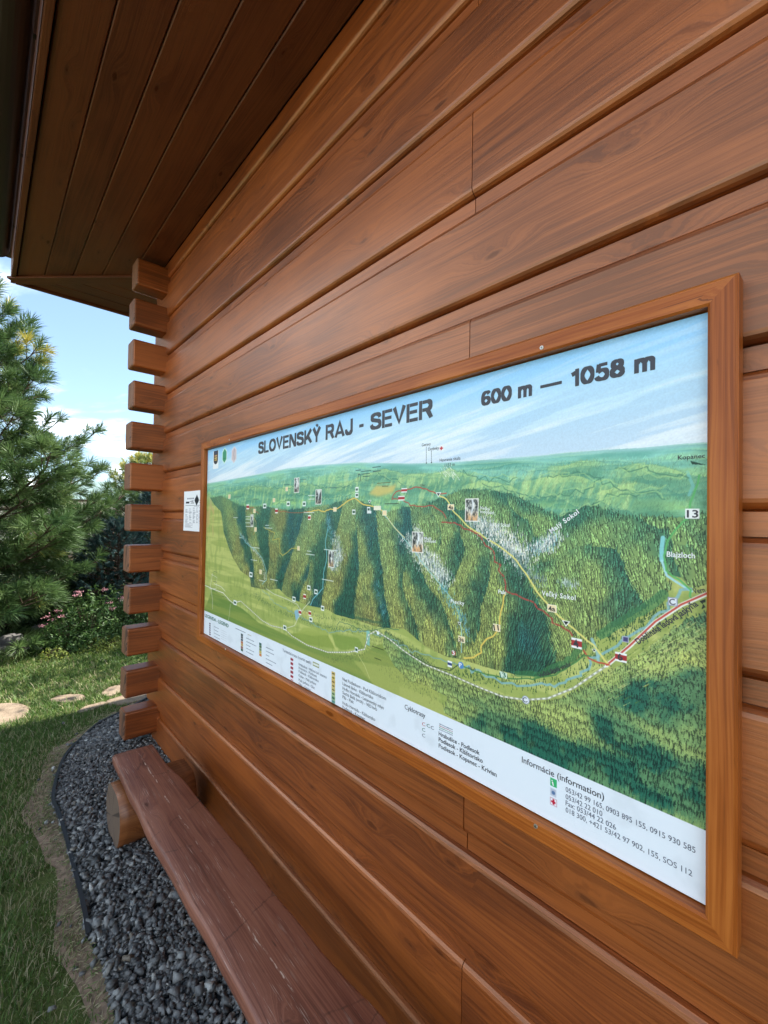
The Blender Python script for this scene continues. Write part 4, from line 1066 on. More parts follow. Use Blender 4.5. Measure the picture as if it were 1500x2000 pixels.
def headline(s_, p0, p1, cap):
    a, b_ = onY(*p0, S), onY(*p1, S); hu = (onY(p0[0], p0[1] - cap, S) - a).z
    tot = sum(GLY['Y' if c == 'Ý' else c][0] + .02 for c in s_)
    sx = (b_ - a).x / tot; pen = 0.0; V, F = [], []; lay = 0
    for c in s_:
        w_, strokes = GLY['Y' if c == 'Ý' else c]
        for st in strokes:
            P_ = np.array(st, float); P_[:, 0] += pen
            if not (c == 'Y' and st[0][1] > 1.05):
                closed = np.hypot(*(P_[0] - P_[-1])) < 1e-6
                Q = P_ * [sx, hu]; tg = np.gradient(Q, axis=0)
                if closed: tg[0] = tg[-1] = Q[1] - Q[-2]
                nn_ = np.stack([-tg[:, 1], tg[:, 0]], 1); nn_ /= np.linalg.norm(nn_, axis=1)[:, None] + 1e-12
                seg = np.diff(Q, axis=0); seg /= np.linalg.norm(seg, axis=1)[:, None] + 1e-12
                mi = np.ones(len(Q)); 
                if len(Q) > 2: mi[1:-1] = 1 / np.clip(np.sqrt((1 + (seg[:-1] * seg[1:]).sum(1)) / 2), .45, 1)
                # stroke a touch wider across than along, like the printed face
                hw = .5 * T_ * hu * 1.02 * mi * (np.abs(nn_[:, 0]) * 1.12 + np.abs(nn_[:, 1]) * .92)
                i0 = len(V); z_ = .00002 * (lay % 9); lay += 1
                for q, n_, w2 in zip(Q, nn_, hw): V += [(q[0] - n_[0] * w2, q[1] - n_[1] * w2, z_), (q[0] + n_[0] * w2, q[1] + n_[1] * w2, z_)]
                for i in range(len(Q) - 1): F.append((i0 + 2 * i + 1, i0 + 2 * i, i0 + 2 * i + 2, i0 + 2 * i + 3))
        pen += w_ + .02
    # clip pointed apexes and feet to the cap line
    V = [(x, min(max(y, 0), hu * (1.26 if y > hu * 1.04 else 1.0)) if not (hu < y <= hu * 1.04) else hu, z) for x, y, z in V]
    o = mk('lettering', V, F, INK['k'], panel, loc=(a.x, S - .0005, a.z), rot=(pi / 2, 0, 0)); o['kind'] = 'stuff'
headline('SLOVENSKÝ RAJ - SEVER', (504.5, 887.5), (847, 815.5), 23.5)
headline('600 m — 1058 m', (940, 794), (1284, 721.5), 28.5)
TX = [
 ('Kopanec', (1324, 898), (1377, 896), 8, 'k', .01, 1.0),
 ('13', (1341.5, 1010.5), (1364, 1010.5), 14, 'k', .02, 1.0),
 ('Blajzloch', (1302.5, 1087), (1357.5, 1090), 10, 'w', .015, 1.0),
 ('Malý Sokol', (1077, 1042), (1132, 1002), 9, 'w', .02, 1.15),
 ('Veľký Sokol', (1058.5, 1162.5), (1124.5, 1171), 9, 'w', .02, 1.2),
 ('4a', (1071.5, 1193.5), (1085, 1194), 9.5, 'k', .02, 1.0),
 ('4', (1121, 1264), (1131, 1264), 14, 'k', .03, 1.0),
 ('6', (1207.5, 1289.5), (1217.5, 1289.5), 12, 'k', .03, 1.0),
 ('11', (965, 1231), (975, 1231), 10, 'k', .03, 1.0),
 ('3a', (897, 1253), (906.5, 1253), 8, 'k', .02, 1.0),
 ('3', (883.5, 1279), (889, 1279), 8, 'w', .02, 1.0),
 ('13', (977, 1323), (989, 1323), 9, 'g', .02, 1.0),
 ('4a', (876, 995), (885.5, 995), 8, 'k', .02, 1.0),
 ('C', (1308, 1181), (1320, 1181), 11, 'n', .02, 1.0),
 ('C', (1022.5, 1371.5), (1031, 1371.5), 9, 'n', .02, 1.0),
 ('P', (897.5, 1303), (903, 1303), 8, 'w', .02, 1.0),
 ('PÍLA', (915, 1307), (930, 1310), 5.5, 'k', .0, 1.0),
 ('Vern', (1356, 1160), (1378.5, 1156.5), 10, 'k', .015, 1.0),
 ('Dobšinská ľadová jaskyňa', (1247.5, 1258.5), (1365, 1182), 11, 'k', .022, 1.0),
 ('Veľká Biela voda', (1054, 1324), (1115.5, 1300.5), 8, 'k', .012, 1.0),
 ('Piecky', (880.5, 1177), (907, 1183), 7, 'w', .02, 1.2),
 ('Palc', (973.5, 1158.5), (989, 1162), 7, 'w', .02, 1.0),
 ('Veľký', (937, 994), (957, 998), 6, 'w', .01, 1.0),
 ('vodopád', (937, 1001.5), (964, 1004.5), 6, 'w', .01, 1.0),
 ('Veľký Sokol', (957, 1028), (996, 1030.5), 6.5, 'w', .01, 1.0),
 ('Malý', (828.5, 1054), (843, 1056.5), 5.5, 'w', .01, 1.0),
 ('vodopád', (828.5, 1058.5), (851, 1061), 5, 'w', .01, 1.0),
 ('Havrania skala', (859, 902), (899.5, 899), 6, 'k', .0, 1.0),
 ('1153 m', (869, 911.5), (888.5, 910), 6, 'k', .0, 1.0),
 ('Geravy', (824, 872), (841.5, 870), 5.5, 'k', .0, 1.0),
 ('Dedinky', (836.5, 880.5), (857.5, 878.5), 6, 'k', .0, 1.0),
 ('Glac', (821, 950), (831, 950), 4.5, 'k', .0, 1.0),
 ('LEGENDA - LEGEND', (400.5, 1204.5), (446.5, 1225.5), 6, 'g', .02, 1.0),
 ('Turistická trasa (tourist path)', (552, 1272), (608, 1298), 5.5, 'n', .0, 1.0),
 ('Hrabušice - Hýľová žel. stanica', (583.5, 1299), (638, 1325.5), 5, 'n', .0, 1.0),
 ('Hrabušice - Podlesok', (583.5, 1306), (619, 1323.5), 5, 'n', .0, 1.0),
 ('Podlesok - Kláštorisko', (583.5, 1313), (622.5, 1332.5), 5, 'n', .0, 1.0),
 ('Košiar - Malá poľana', (583.5, 1321), (617.5, 1338.5), 5, 'n', .0, 1.0),
 ('Malá poľana - Glac', (583.5, 1329.5), (615, 1345.5), 5, 'n', .0, 1.0),
 ('Glac - Geravy', (583.5, 1337.5), (607, 1349.5), 5, 'n', .0, 1.0),
 ('Nad Podleskom - Pod Kláštoriskom', (669.3, 1328.5), (754, 1364), 6, 'k', .0, 1.0),
 ('Lánová lávka - Kláštorisko', (669.3, 1337.5), (729, 1363), 6, 'k', .0, 1.0),
 ('Hrdlo Hornádu - Letanovský mlyn', (669.3, 1346.5), (749.5, 1383), 6, 'k', .0, 1.0),
 ('Suchá Belá (vrch) - Vlčí hrb', (669.3, 1355), (736.5, 1386.5), 6, 'k', .0, 1.0),
 ('Píla - Palc', (669.3, 1363.5), (691, 1374), 6, 'k', .0, 1.0),
 ('Hrdlo Hornádu - Kláštorisko', (669.3, 1375), (733, 1406), 6, 'k', .0, 1.0),
 ('Podlesok - Kopanec', (669.3, 1383.5), (713, 1405.5), 6, 'k', .0, 1.0),
 ('Cyklotrasy', (790.7, 1384), (830.7, 1402), 9, 'k', .004, 1.0),
 ('Hrabušice - Podlesok', (857, 1436), (937, 1471), 8, 'k', .012, 1.0),
 ('Podlesok - Kláštorisko', (857, 1447.5), (943, 1486), 8, 'k', .012, 1.0),
 ('Podlesok - Kopanec - Krivian', (857, 1459.5), (970, 1512), 8, 'k', .012, 1.0),
 ('Informácie (information)', (1019.5, 1488.5), (1180, 1561), 11.5, 'k', .006, 1.0),
 ('053/42 99 165, 0903 895 155, 0915 930 585', (1105, 1545.5), (1358.5, 1665), 9.5, 'n', .0, 1.0),
 ('053/42 22 010', (1105, 1559.5), (1176.5, 1592.5), 9.5, 'n', .0, 1.0),
 ('Fax: 053/44 22 026', (1105, 1572), (1203, 1618.5), 9.5, 'n', .0, 1.0),
 ('018 300, +421 53/42 97 902, 155, SOS 112', (1105, 1585.5), (1352, 1709), 9.5, 'n', .0, 1.0),
 ('C', (825, 1417), (831, 1418.5), 6.5, 'r', .0, 1.0),
 ('C', (825, 1428), (831, 1429.5), 6.5, 'g', .0, 1.0),
 ('C', (825, 1439), (831, 1440.5), 6.5, 'n', .0, 1.0),
 ('C', (834, 1420), (840, 1421.5), 6.5, 'g', .0, 1.0),
 ('C', (842, 1424), (848, 1425.5), 6.5, 'n', .0, 1.0),
 ('i', (1079.5, 1534), (1082.5, 1534.5), 11, 'w', .01, 1.0),
]
for i, (s_, a, b_, cap, ink, bold, sp_) in enumerate(TX):
    text(s_, a, b_, cap, ink, bold, sp_, lift=.0005 + .00004 * (i % 5))

# ================================================================== PAPER NOTICE
def paper():
    w, h = 300, 430
    global A
    im = np.ones((h, w, 3), np.float32) * srgb(236, 236, 238)
    r = np.random.default_rng(5)
    def rect(x0, y0, x1, y1, c): im[int(y0 * h):int(y1 * h), int(x0 * w):int(x1 * w)] = srgb(*c)
    for i in range(6): rect(.16 + i * .065, .17, .16 + i * .065 + .045, .205, (120, 120, 128))
    rect(.10, .265, .28, .31, (50, 50, 56)); rect(.30, .255, .50, .268, (130, 130, 136)); rect(.40, .235, .53, .248, (140, 140, 146)); rect(.36, .30, .56, .312, (90, 90, 96)); rect(.40, .275, .54, .287, (110, 110, 116))
    gy, gx = np.mgrid[0:h, 0:w] / np.array([h, w])[:, None, None]
    im[(np.abs(gx - .70) + np.abs(gy - .235) * .9 < .125) | ((np.abs(gx - .70) < .10) & (np.abs(gy - .235) < .055))] = srgb(38, 40, 44)
    rect(.88, .17, .97, .20, (60, 60, 60)); rect(.86, .23, .97, .26, (190, 130, 90)); rect(.87, .28, .97, .31, (60, 60, 60))
    rect(.08, .36, .95, .366, (60, 60, 66)); rect(.55, .385, .85, .392, (120, 120, 126))
    for col, (x0, x1) in enumerate(((.08, .26), (.29, .44), (.50, .66), (.70, .80), (.83, .94))):
        for i in range(24):
            y = .42 + i * .016
            if r.random() < (.9 if col == 2 else .7): rect(x0, y, x0 + (x1 - x0) * r.uniform(.4, 1), y + .008, (150, 150, 158))
    for i in range(5): rect(.08, .82 + i * .022, .08 + r.uniform(.2, .45), .828 + i * .022, (140, 140, 150))
    m = print_mat('printed_paper', make_image('notice_print', im), rough=.7, spec=.2, dim=.95)
    a, b_ = onY(361.5, 1036, WALL_Y * S), onY(396.5, 957, WALL_Y * S)
    p = sheet('paper_notice', a.x, b_.x, a.z, b_.z, WALL_Y * S - .0025, m, None, 12, 8, curl=lambda u_, v_: .006 * max(0, .25 - u_) * 4 * (.3 + .7 * (2 * v_ - 1) ** 2) * 1.2 + .004 * sin(v_ * 3.1) * (1 - u_), th=.0004)
    tag(p, label='white printed paper notice fixed to the logs left of the map board', cat='notice')
paper()

# ================================================================== BENCH
bench = empty('log_bench', U(-1.4, .68, ZG), label='low reddish brown plank bench on round log feet along the cabin wall', cat='bench')
BT = -1.38
def bench_plank():
    fr = [(218, 1474), (238, 1512), (250, 1540), (266, 1568), (282, 1606), (300, 1641), (336, 1698), (367, 1757), (403, 1813), (467, 1930), (503, 2000)]
    bk = [(296, 1448), (318, 1478), (328, 1490), (360, 1520), (400, 1570), (440, 1618), (480, 1664), (530, 1730), (577, 1783), (627, 1850), (693, 1923), (713, 1940), (743, 1973)]
    z = HC + BT * S
    f_ = np.array([onZ(*q, z)[:2] for q in fr]); b_ = np.array([onZ(*q, z)[:2] for q in bk])
    x0, x1 = -2.885 * S, .25 * S
    xs_ = np.linspace(x0, x1, 90)
    fy = np.interp(xs_, f_[:, 0], f_[:, 1]); by = np.interp(xs_, b_[:, 0], b_[:, 1])
    by = np.minimum(by, WALL_Y * S - .012)
    # beyond the picture the plank simply runs on
    r = np.random.default_rng(3)
    T = .078 * S
    V, F = [], []; prof_n = 12
    for i, x in enumerate(xs_):
        w = by[i] - fy[i]
        dz = .0025 * sin(x * 7) + .0015 * sin(x * 19 + 1)
        sk = .030 * (fy[i] - fy[0])
        endx = 0
        pr_ = [(0.006, 0), (0, .007 / T), (.002, .55), (.010, 1.0)]
        sec = [(fy[i] + .010, -T), (fy[i] + .002, -T * .6), (fy[i] - .001, -.012), (fy[i] + .003, -.004), (fy[i] + .010, 0), (fy[i] + w * .35, .0012), (fy[i] + w * .65, .0012), (by[i] - .012, 0), (by[i] - .004, -.004), (by[i], -.014), (by[i] - .004, -T * .6), (by[i] - .014, -T)]
        for y, zz in sec:
            xa = x + (.10 * S * (1 - (y - fy[i]) / w) * 0 if i == 0 else 0)
            V.append((xa - x0, y - fy[0], zz + dz + r.normal(0, .0004)))
    n = prof_n
    # the far end is sawn slightly askew, back corner nearer the cabin end
    for j in range(n): V[j] = (V[j][0] + .012 * (V[j][1] / .19), V[j][1], V[j][2])
    for i in range(len(xs_) - 1):
        for j in range(n): F.append((i * n + j, i * n + (j + 1) % n, (i + 1) * n + (j + 1) % n, (i + 1) * n + j))
    F = [f[::-1] for f in F]
    F += [tuple(range(n)), tuple(range((len(xs_) - 1) * n, len(xs_) * n))[::-1]]
    # origin in the middle of the width so that the long check runs along it
    V = [(v[0], v[1] - .095, v[2]) for v in V]
    o = mk('seat_plank', V, F, M_BENCH, bench, loc=(x0, fy[0] + .095, z))
    for p_ in o.data.polygons: p_.use_smooth = len(p_.vertices) == 4
    return o
bench_plank()
def foot(xc, y0, y1, R, sd_):
    r = np.random.default_rng(sd_); n, m = 28, 9
    L = (y1 - y0) * S
    V, F, fm = [], [], []
    ph = r.uniform(0, 6, 4)
    for i in range(m):
        xl = L * i / (m - 1)
        for j in range(n):
            a = 2 * pi * j / n
            rr = R * S * (1 + .025 * sin(2 * a + ph[0]) + .018 * sin(3 * a + ph[1] + xl * 3) + .01 * sin(5 * a + ph[2]))
            if i in (0, m - 1): rr *= .975
            zz = rr * sin(a)
            zz = min(zz, (-.078 + BT - ZG) * S - R * S + .0005)    # flat seat for the plank
            V.append((xl + (.004 if i == 0 else 0), rr * cos(a), zz))
    for i in range(m - 1):
        for j in range(n): F.append((i * n + j, (i + 1) * n + j, (i + 1) * n + (j + 1) % n, i * n + (j + 1) % n)); fm.append(0)
    c0 = len(V); V.append((.001, 0, 0)); c1 = len(V); V.append((L, 0, 0))
    for j in range(n):
        F.append((c0, j, (j + 1) % n)); fm.append(1)
        F.append((c1, (m - 1) * n + (j + 1) % n, (m - 1) * n + j)); fm.append(1)
    o = mk('log_foot', V, F, [M_FOOT, M_FOOTEND], bench, loc=(xc * S, y0 * S, (R - .01) * S), rot=(0, 0, pi / 2), fm=fm)
    for p_ in o.data.polygons: p_.use_smooth = p_.material_index == 0
foot(-2.69, .545, .93, .165, 1)
foot(-.55, .545, .93, .165, 2)

# ================================================================== GROUND
def ground_mat():
    m, nt, b = new_mat('lawn_soil'); n = N(nt)
    o = n.obj()
    a = n.noise(o, 3, 5, .6); c = n.noise(o, 60, 4, .7)
    col = n.ramp(n.math('ADD', n.math('MULTIPLY', a, .6), n.math('MULTIPLY', c, .4)), [(.3, (.075, .100, .030)), (.55, (.115, .145, .045)), (.75, (.20, .17, .085))])
    nt.links.new(col, b.inputs['Base Color']); b.inputs['Roughness'].default_value = .95; b.inputs['Specular IOR Level'].default_value = .1
    n.bump(c, .6, .02, b); return m
M_SOIL = ground_mat()
M_BARE = flat('bare_soil', (.30, .215, .155), .95, var=.45, scale=45, spec=.1)
M_MULCH = flat('bed_mulch', (.050, .034, .024), .95, var=.6, scale=40, spec=.1)
M_GBASE = flat('gravel_bed_base', (.030, .031, .034), .95, var=.5, scale=60, spec=.1)
gsz = 900
mk('lawn', [(-gsz, -gsz, 0), (gsz, -gsz, 0), (gsz, gsz, 0), (-gsz, gsz, 0)], [(0, 1, 2, 3)], M_SOIL, kind='structure')
# added pale stone yard, unseen behind the camera, bounces light onto the wall
M_BOUNCE_YARD = flat('added_bounce_stone', (.46, .42, .36), .95, var=.25, scale=25, spec=.1)
mk('added_bounce_yard', [(-5.5, -3.6, .004), (-9, -16, .004), (14, -16, .004), (14, -3.2, .004), (4, -3.0, .004)], [(0, 1, 2, 3, 4)], M_BOUNCE_YARD, kind='structure')
EDGE = [(246, 1393), (228, 1400), (207, 1411), (180, 1428), (157, 1450), (138, 1470), (123, 1489), (113, 1517), (106, 1545), (102, 1573), (110, 1588), (127, 1637), (147, 1717), (163, 1783), (172, 1838)]
EW = [onZ(*p)[:2] for p in EDGE]
EXT0 = [(-4.62 * S - .25, 2.2), (-4.62 * S - .18, 1.3)]
EXT1 = [tuple(onZ(*p)[:2]) for p in ((196, 1880), (212, 1940), (226, 2000), (246, 2080))] + [(-.9, .33), (0, .36), (1.5, .36)]
def smooth_poly(P_, k=3):
    P_ = [Vector(p) for p in P_]
    for _ in range(k):
        Q = [P_[0]]
        for a, b_ in zip(P_[:-1], P_[1:]): Q += [a * .75 + b_ * .25, a * .25 + b_ * .75]
        Q.append(P_[-1]); P_ = Q
    return P_
EWs = [Vector(p) for p in EXT0] + smooth_poly(EW, 2) 
GE = EWs + smooth_poly(EXT1, 1)
gp = [(v[0], v[1]) for v in GE] + [(1.5, 1.4), (-2.0, 1.4), (-2.0, 2.2)]
def sheet_poly(name, poly, z, mat, **k):
    bm = bmesh.new(); f = bm.faces.new([bm.verts.new((x, y, z)) for x, y in poly]); bmesh.ops.triangulate(bm, faces=[f])
    bmesh.ops.recalc_face_normals(bm, faces=bm.faces)
    if bm.faces[:][0].normal.z < 0: bmesh.ops.reverse_faces(bm, faces=bm.faces)
    me = bpy.data.meshes.new(name); bm.to_mesh(me); bm.free(); me.materials.append(mat)
    o = bpy.data.objects.new(name, me); COL.objects.link(o); return tag(o, **k)
sheet_poly('gravel_bed', gp, .008, M_GBASE, kind='structure')
# strip of bare earth outside the edging
def inside(px, py, poly):
    poly = np.array(poly); c = np.zeros(len(px), bool); n = len(poly)
    for i in range(n):
        x1, y1 = poly[i]; x2, y2 = poly[(i + 1) % n]
        if y1 == y2: continue
        t_ = ((y1 > py) != (y2 > py)) & (px < (x2 - x1) * (py - y1) / (y2 - y1) + x1); c ^= t_
    return c
G2 = np.array([(v[0], v[1]) for v in GE])
def dist_edge(x, y):
    d = np.full(len(x), 1e9)
    for a, b_ in zip(G2[:-1], G2[1:]):
        ab = b_ - a; t_ = np.clip(((x - a[0]) * ab[0] + (y - a[1]) * ab[1]) / max(ab @ ab, 1e-9), 0, 1)
        d = np.minimum(d, np.hypot(x - a[0] - t_ * ab[0], y - a[1] - t_ * ab[1]))
    return d
bare = []
wd = lambda i: .050 + .040 * (0.5 + .5 * sin(i * .35)) + (.03 if 20 < i < 50 else 0)
strip_out = []
for i, v in enumerate(GE):
    if i == 0 or i == len(GE) - 1: t_ = (GE[1] - GE[0]) if i == 0 else (GE[-1] - GE[-2])
    else: t_ = GE[i + 1] - GE[i - 1]
    t_ = Vector((t_[0], t_[1])).normalized(); nrm = Vector((t_[1], -t_[0]))
    if nrm[1] > 0 and nrm[0] > 0: nrm = nrm
    strip_out.append((Vector((v[0], v[1])), nrm))
sgn = 1 if not inside(np.array([strip_out[20][0][0] + strip_out[20][1][0] * .03]), np.array([strip_out[20][0][1] + strip_out[20][1][1] * .03]), gp)[0] else -1
V = []; F = []
for i, (p_, nr) in enumerate(strip_out):
    q = p_ + nr * sgn * wd(i); V += [(p_[0], p_[1], .004), (q[0], q[1], .004)]
    if i: F.append((2 * i - 2, 2 * i - 1, 2 * i + 1, 2 * i))
F = [f if sgn > 0 else f[::-1] for f in F]
mk('bare_earth', V, F, M_BARE, kind='structure')
# black plastic edging
def edging(P_, name, label):
    h, t_ = .030, .004
    V, F = [], []
    n = len(P_)
    for i, v in enumerate(P_):
        a = P_[max(0, i - 1)]; b_ = P_[min(n - 1, i + 1)]
        d = Vector((b_[0] - a[0], b_[1] - a[1])).normalized(); nr = Vector((d[1], -d[0]))
        zt = h + .003 * sin(i * .6)
        for s1, z in ((-t_, -.01), (-t_, zt - .004), (-t_ * 1.8, zt), (t_ * 1.8, zt), (t_, zt - .004), (t_, -.01)):
            V.append((v[0] + nr[0] * s1, v[1] + nr[1] * s1, z))
    for i in range(n - 1):
        for j in range(6): F.append((i * 6 + j, i * 6 + (j + 1) % 6, (i + 1) * 6 + (j + 1) % 6, (i + 1) * 6 + j))
    F += [tuple(range(6)), tuple(range((n - 1) * 6, n * 6))[::-1]]
    return mk(name, V, F, flat('black_plastic', (.012, .012, .014), .5), loc=(P_[n // 2][0], P_[n // 2][1], 0), world=True, label=label, cat='lawn edging')
edging(EWs, 'lawn_edging', 'thin black plastic edging strip curving between lawn and dark gravel')

# gravel: thousands of slate chips
def chips(n, region, z0, smin, smax, seed):
    r = np.random.default_rng(seed)
    x = r.uniform(region[0], region[1], n * 4); y = r.uniform(region[2], region[3], n * 4)
    ok = inside(x, y, gp) & (y < 2.0)
    if seed == 9: ok = ~inside(x, y, gp) & (dist_edge(x, y) < r.exponential(.05, len(x)))
    ok &= ~((y > WALL_Y * S + .005) & (x > -3.93 * S))
    x, y = x[ok][:n], y[ok][:n]; n = len(x)
    # an irregular chip: 8 corner box squashed at random
    base = np.array([(-1, -1, -1), (1, -1, -1), (1, 1, -1), (-1, 1, -1), (-1, -1, 1), (1, -1, 1), (1, 1, 1), (-1, 1, 1)], float) * .5
    V = np.repeat(base[None], n, 0) + r.uniform(-.24, .24, (n, 8, 3))
    V[:, 4:, :2] *= r.uniform(.35, .85, (n, 1, 1))
    s_ = r.uniform(smin, smax, (n, 1)) * np.exp(r.normal(0, .22, (n, 1)))
    sc = np.concatenate([s_ * r.uniform(.9, 1.4, (n, 1)), s_ * r.uniform(.6, 1.0, (n, 1)), s_ * r.uniform(.25, .6, (n, 1))], 1)
    V *= sc[:, None, :]
    yaw, tl, t2 = r.uniform(0, 2 * pi, n), r.normal(0, .45, n), r.normal(0, .45, n)
    cy_, sy_ = np.cos(yaw), np.sin(yaw)
    def rx(V, a): c, s = np.cos(a)[:, None], np.sin(a)[:, None]; y, z = V[..., 1].copy(), V[..., 2].copy(); V[..., 1] = y * c - z * s; V[..., 2] = y * s + z * c
    def ry(V, a): c, s = np.cos(a)[:, None], np.sin(a)[:, None]; x, z = V[..., 0].copy(), V[..., 2].copy(); V[..., 0] = x * c + z * s; V[..., 2] = -x * s + z * c
    def rz(V, a): c, s = np.cos(a)[:, None], np.sin(a)[:, None]; x, y = V[..., 0].copy(), V[..., 1].copy(); V[..., 0] = x * c - y * s; V[..., 1] = x * s + y * c
    rx(V, tl); ry(V, t2); rz(V, yaw)
    V += np.stack([x, y, z0 + r.uniform(0, .012, n)], 1)[:, None, :]
    q = [(0, 3, 2, 1), (4, 5, 6, 7), (0, 1, 5, 4), (1, 2, 6, 5), (2, 3, 7, 6), (3, 0, 4, 7)]
    T = np.array([t_ for a in q for t_ in ((a[0], a[1], a[2]), (a[0], a[2], a[3]))])
    F = (np.arange(n)[:, None, None] * 8 + T[None]).reshape(-1, 3)
    tint = np.repeat(r.random(n), 8)
    return V.reshape(-1, 3), F, tint
def gravel_mat():
    m, nt, b = new_mat('slate_chips'); n = N(nt)
    t_ = n.attr('tint')
    col = n.ramp(t_, [(0, (.040, .040, .039)), (.35, (.085, .086, .084)), (.70, (.140, .140, .136)), (.90, (.20, .20, .19)), (.955, (.22, .22, .205)), (.975, (.17, .135, .095)), (.99, (.40, .40, .37))], 'LINEAR')
    f = n.noise(n.obj(), 220, 4, .6)
    col = n.mix(n.math('MULTIPLY', f, .5), col, n.mix(1.0, col, (1.7, 1.7, 1.7), 'MULTIPLY'))
    nt.links.new(col, b.inputs['Base Color']); b.inputs['Roughness'].default_value = .48; b.inputs['Specular IOR Level'].default_value = .5
    n.bump(n.noise(n.obj(), 350, 3, .6), .4, .001, b); return m
M_CHIP = gravel_mat()
a1 = chips(24000, (-3.4, .2, .2, .86), .010, .009, .0165, 1); a2 = chips(6500, (-5.0, -3.2, .2, 2.0), .010, .013, .023, 2); a3 = chips(1500, (-2.6, -.6, .2, .6), .017, .013, .022, 3)
a4 = chips(260, (-4.0, -.8, -.2, 1.2), .008, .010, .018, 9)
VV, FF, TT, of = [], [], [], 0
for v, f, t_ in (a1, a2, a3, a4): VV.append(v); FF.append(f + of); TT.append(t_); of += len(v)
fast('gravel', np.concatenate(VV), np.concatenate(FF), M_CHIP, cols=np.concatenate(TT), kind='stuff')

# rocks and stepping stones ---------------------------------------------------
def rock_mat(name, a, c, sc=14):
    m, nt, b = new_mat(name); n = N(nt)
    f = n.noise(n.obj(), sc, 7, .65); g_ = n.noise(n.obj(), sc * 7, 4, .6)
    col = n.ramp(n.math('ADD', n.math('MULTIPLY', f, .7), n.math('MULTIPLY', g_, .3)), [(.32, a), (.68, c)])
    nt.links.new(col, b.inputs['Base Color']); b.inputs['Roughness'].default_value = .85; b.inputs['Specular IOR Level'].default_value = .25
    n.bump(n.math('ADD', f, n.math('MULTIPLY', g_, .4)), .6, .012, b); return m
M_FLAG = rock_mat('sandstone', (.15, .11, .075), (.30, .235, .17)); M_ROCK = rock_mat('bed_rock', (.12, .115, .11), (.28, .27, .26)); M_SLATE = rock_mat('slate_stone', (.07, .085, .09), (.13, .15, .155))
def flag(pxs, label):
    pts = [onZ(*p) for p in pxs]; c = sum(pts, Vector()) / len(pts)
    P2 = smooth_poly([(p.x - c.x, p.y - c.y) for p in pts] + [(pts[0].x - c.x, pts[0].y - c.y)], 2)[:-1]
    r = random.Random(label)
    n = len(P2); V, F = [], []
    for s_, z in ((1.0, -.01), (1.0, .006), (.97, .012), (.80, .014)):
        for p in P2: V.append((p[0] * s_, p[1] * s_, z + r.uniform(-.002, .002)))
    for i in range(3):
        for j in range(n): F.append((i * n + j, i * n + (j + 1) % n, (i + 1) * n + (j + 1) % n, (i + 1) * n + j))
    F.append(tuple(range(3 * n, 4 * n)))
    area = sum(P2[i][0] * P2[(i + 1) % n][1] - P2[(i + 1) % n][0] * P2[i][1] for i in range(n))
    if area < 0: F = [f[::-1] for f in F]
    return mk('stepping_stone', V, F, M_FLAG, loc=(c.x, c.y, 0), label=label, cat='stepping stone', group='sandstone stepping stones across the lawn'), [(c.x + p[0] * 1.0, c.y + p[1] * 1.0) for p in P2]
FL = [
 ([(-60, 1392), (-10, 1376), (30, 1375), (55, 1380), (58, 1392), (40, 1406), (5, 1418), (-50, 1428)], 'large pale sandstone slab at the left, cut by the picture edge'),
 ([(92, 1372), (110, 1361), (140, 1358), (168, 1359), (164, 1369), (140, 1374), (110, 1374)], 'narrow sandstone slab in the middle of the lawn, right of the large slab'),
 ([(196, 1357), (212, 1344), (240, 1339), (262, 1338), (262, 1347), (235, 1353), (212, 1364)], 'sandstone slab farthest from the cabin, its end behind the second lowest log end'),
 ([(150, 1392), (165, 1382), (190, 1376), (208, 1372), (212, 1376), (185, 1387), (160, 1395)], 'thin sandstone slab half sunk in grass nearest the gravel'),
 ([(206, 1372), (240, 1360), (278, 1352), (296, 1358), (280, 1370), (240, 1378), (214, 1380)], 'sunlit sandstone slab seen between the two lowest log ends'),
]
flag_polys = []
for p_, l_ in FL: flag_polys.append(flag(p_, l_)[1])
def rock(c, s, label, mat=None, seed=0, group=None, cat='rock', name='rock'):
    bm = bmesh.new(); bmesh.ops.create_icosphere(bm, subdivisions=3, radius=1)
    from mathutils import noise as mn
    r = random.Random(seed); o3 = Vector((r.uniform(0, 50), r.uniform(0, 50), r.uniform(0, 50)))
    for v in bm.verts:
        d = v.co.normalized(); k = 1 + .35 * mn.noise(d * 1.3 + o3) + .14 * mn.noise(d * 3.3 + o3)
        q = d * k; q = Vector([max(-.72, min(.72, a)) if i == 2 else max(-.9, min(.9, a)) for i, a in enumerate(q)])
        v.co = Vector((q.x * s[0], q.y * s[1], q.z * s[2]))
    me = bpy.data.meshes.new(name); bm.to_mesh(me); bm.free(); me.materials.append(mat or M_ROCK)
    for p_ in me.polygons: p_.use_smooth = seed % 2 == 0
    o = bpy.data.objects.new(name, me); COL.objects.link(o); o.location = c; o.rotation_euler = (0, 0, r.uniform(0, 3))
    return tag(o, label=label, cat=cat, group=group)
q = onZ(281, 1440); rock((q.x, q.y - .01, .03), (.058, .045, .030), 'flat grey slate stone lying on the gravel at the cabin corner', M_SLATE, 4, name='corner_stone', cat='stone')
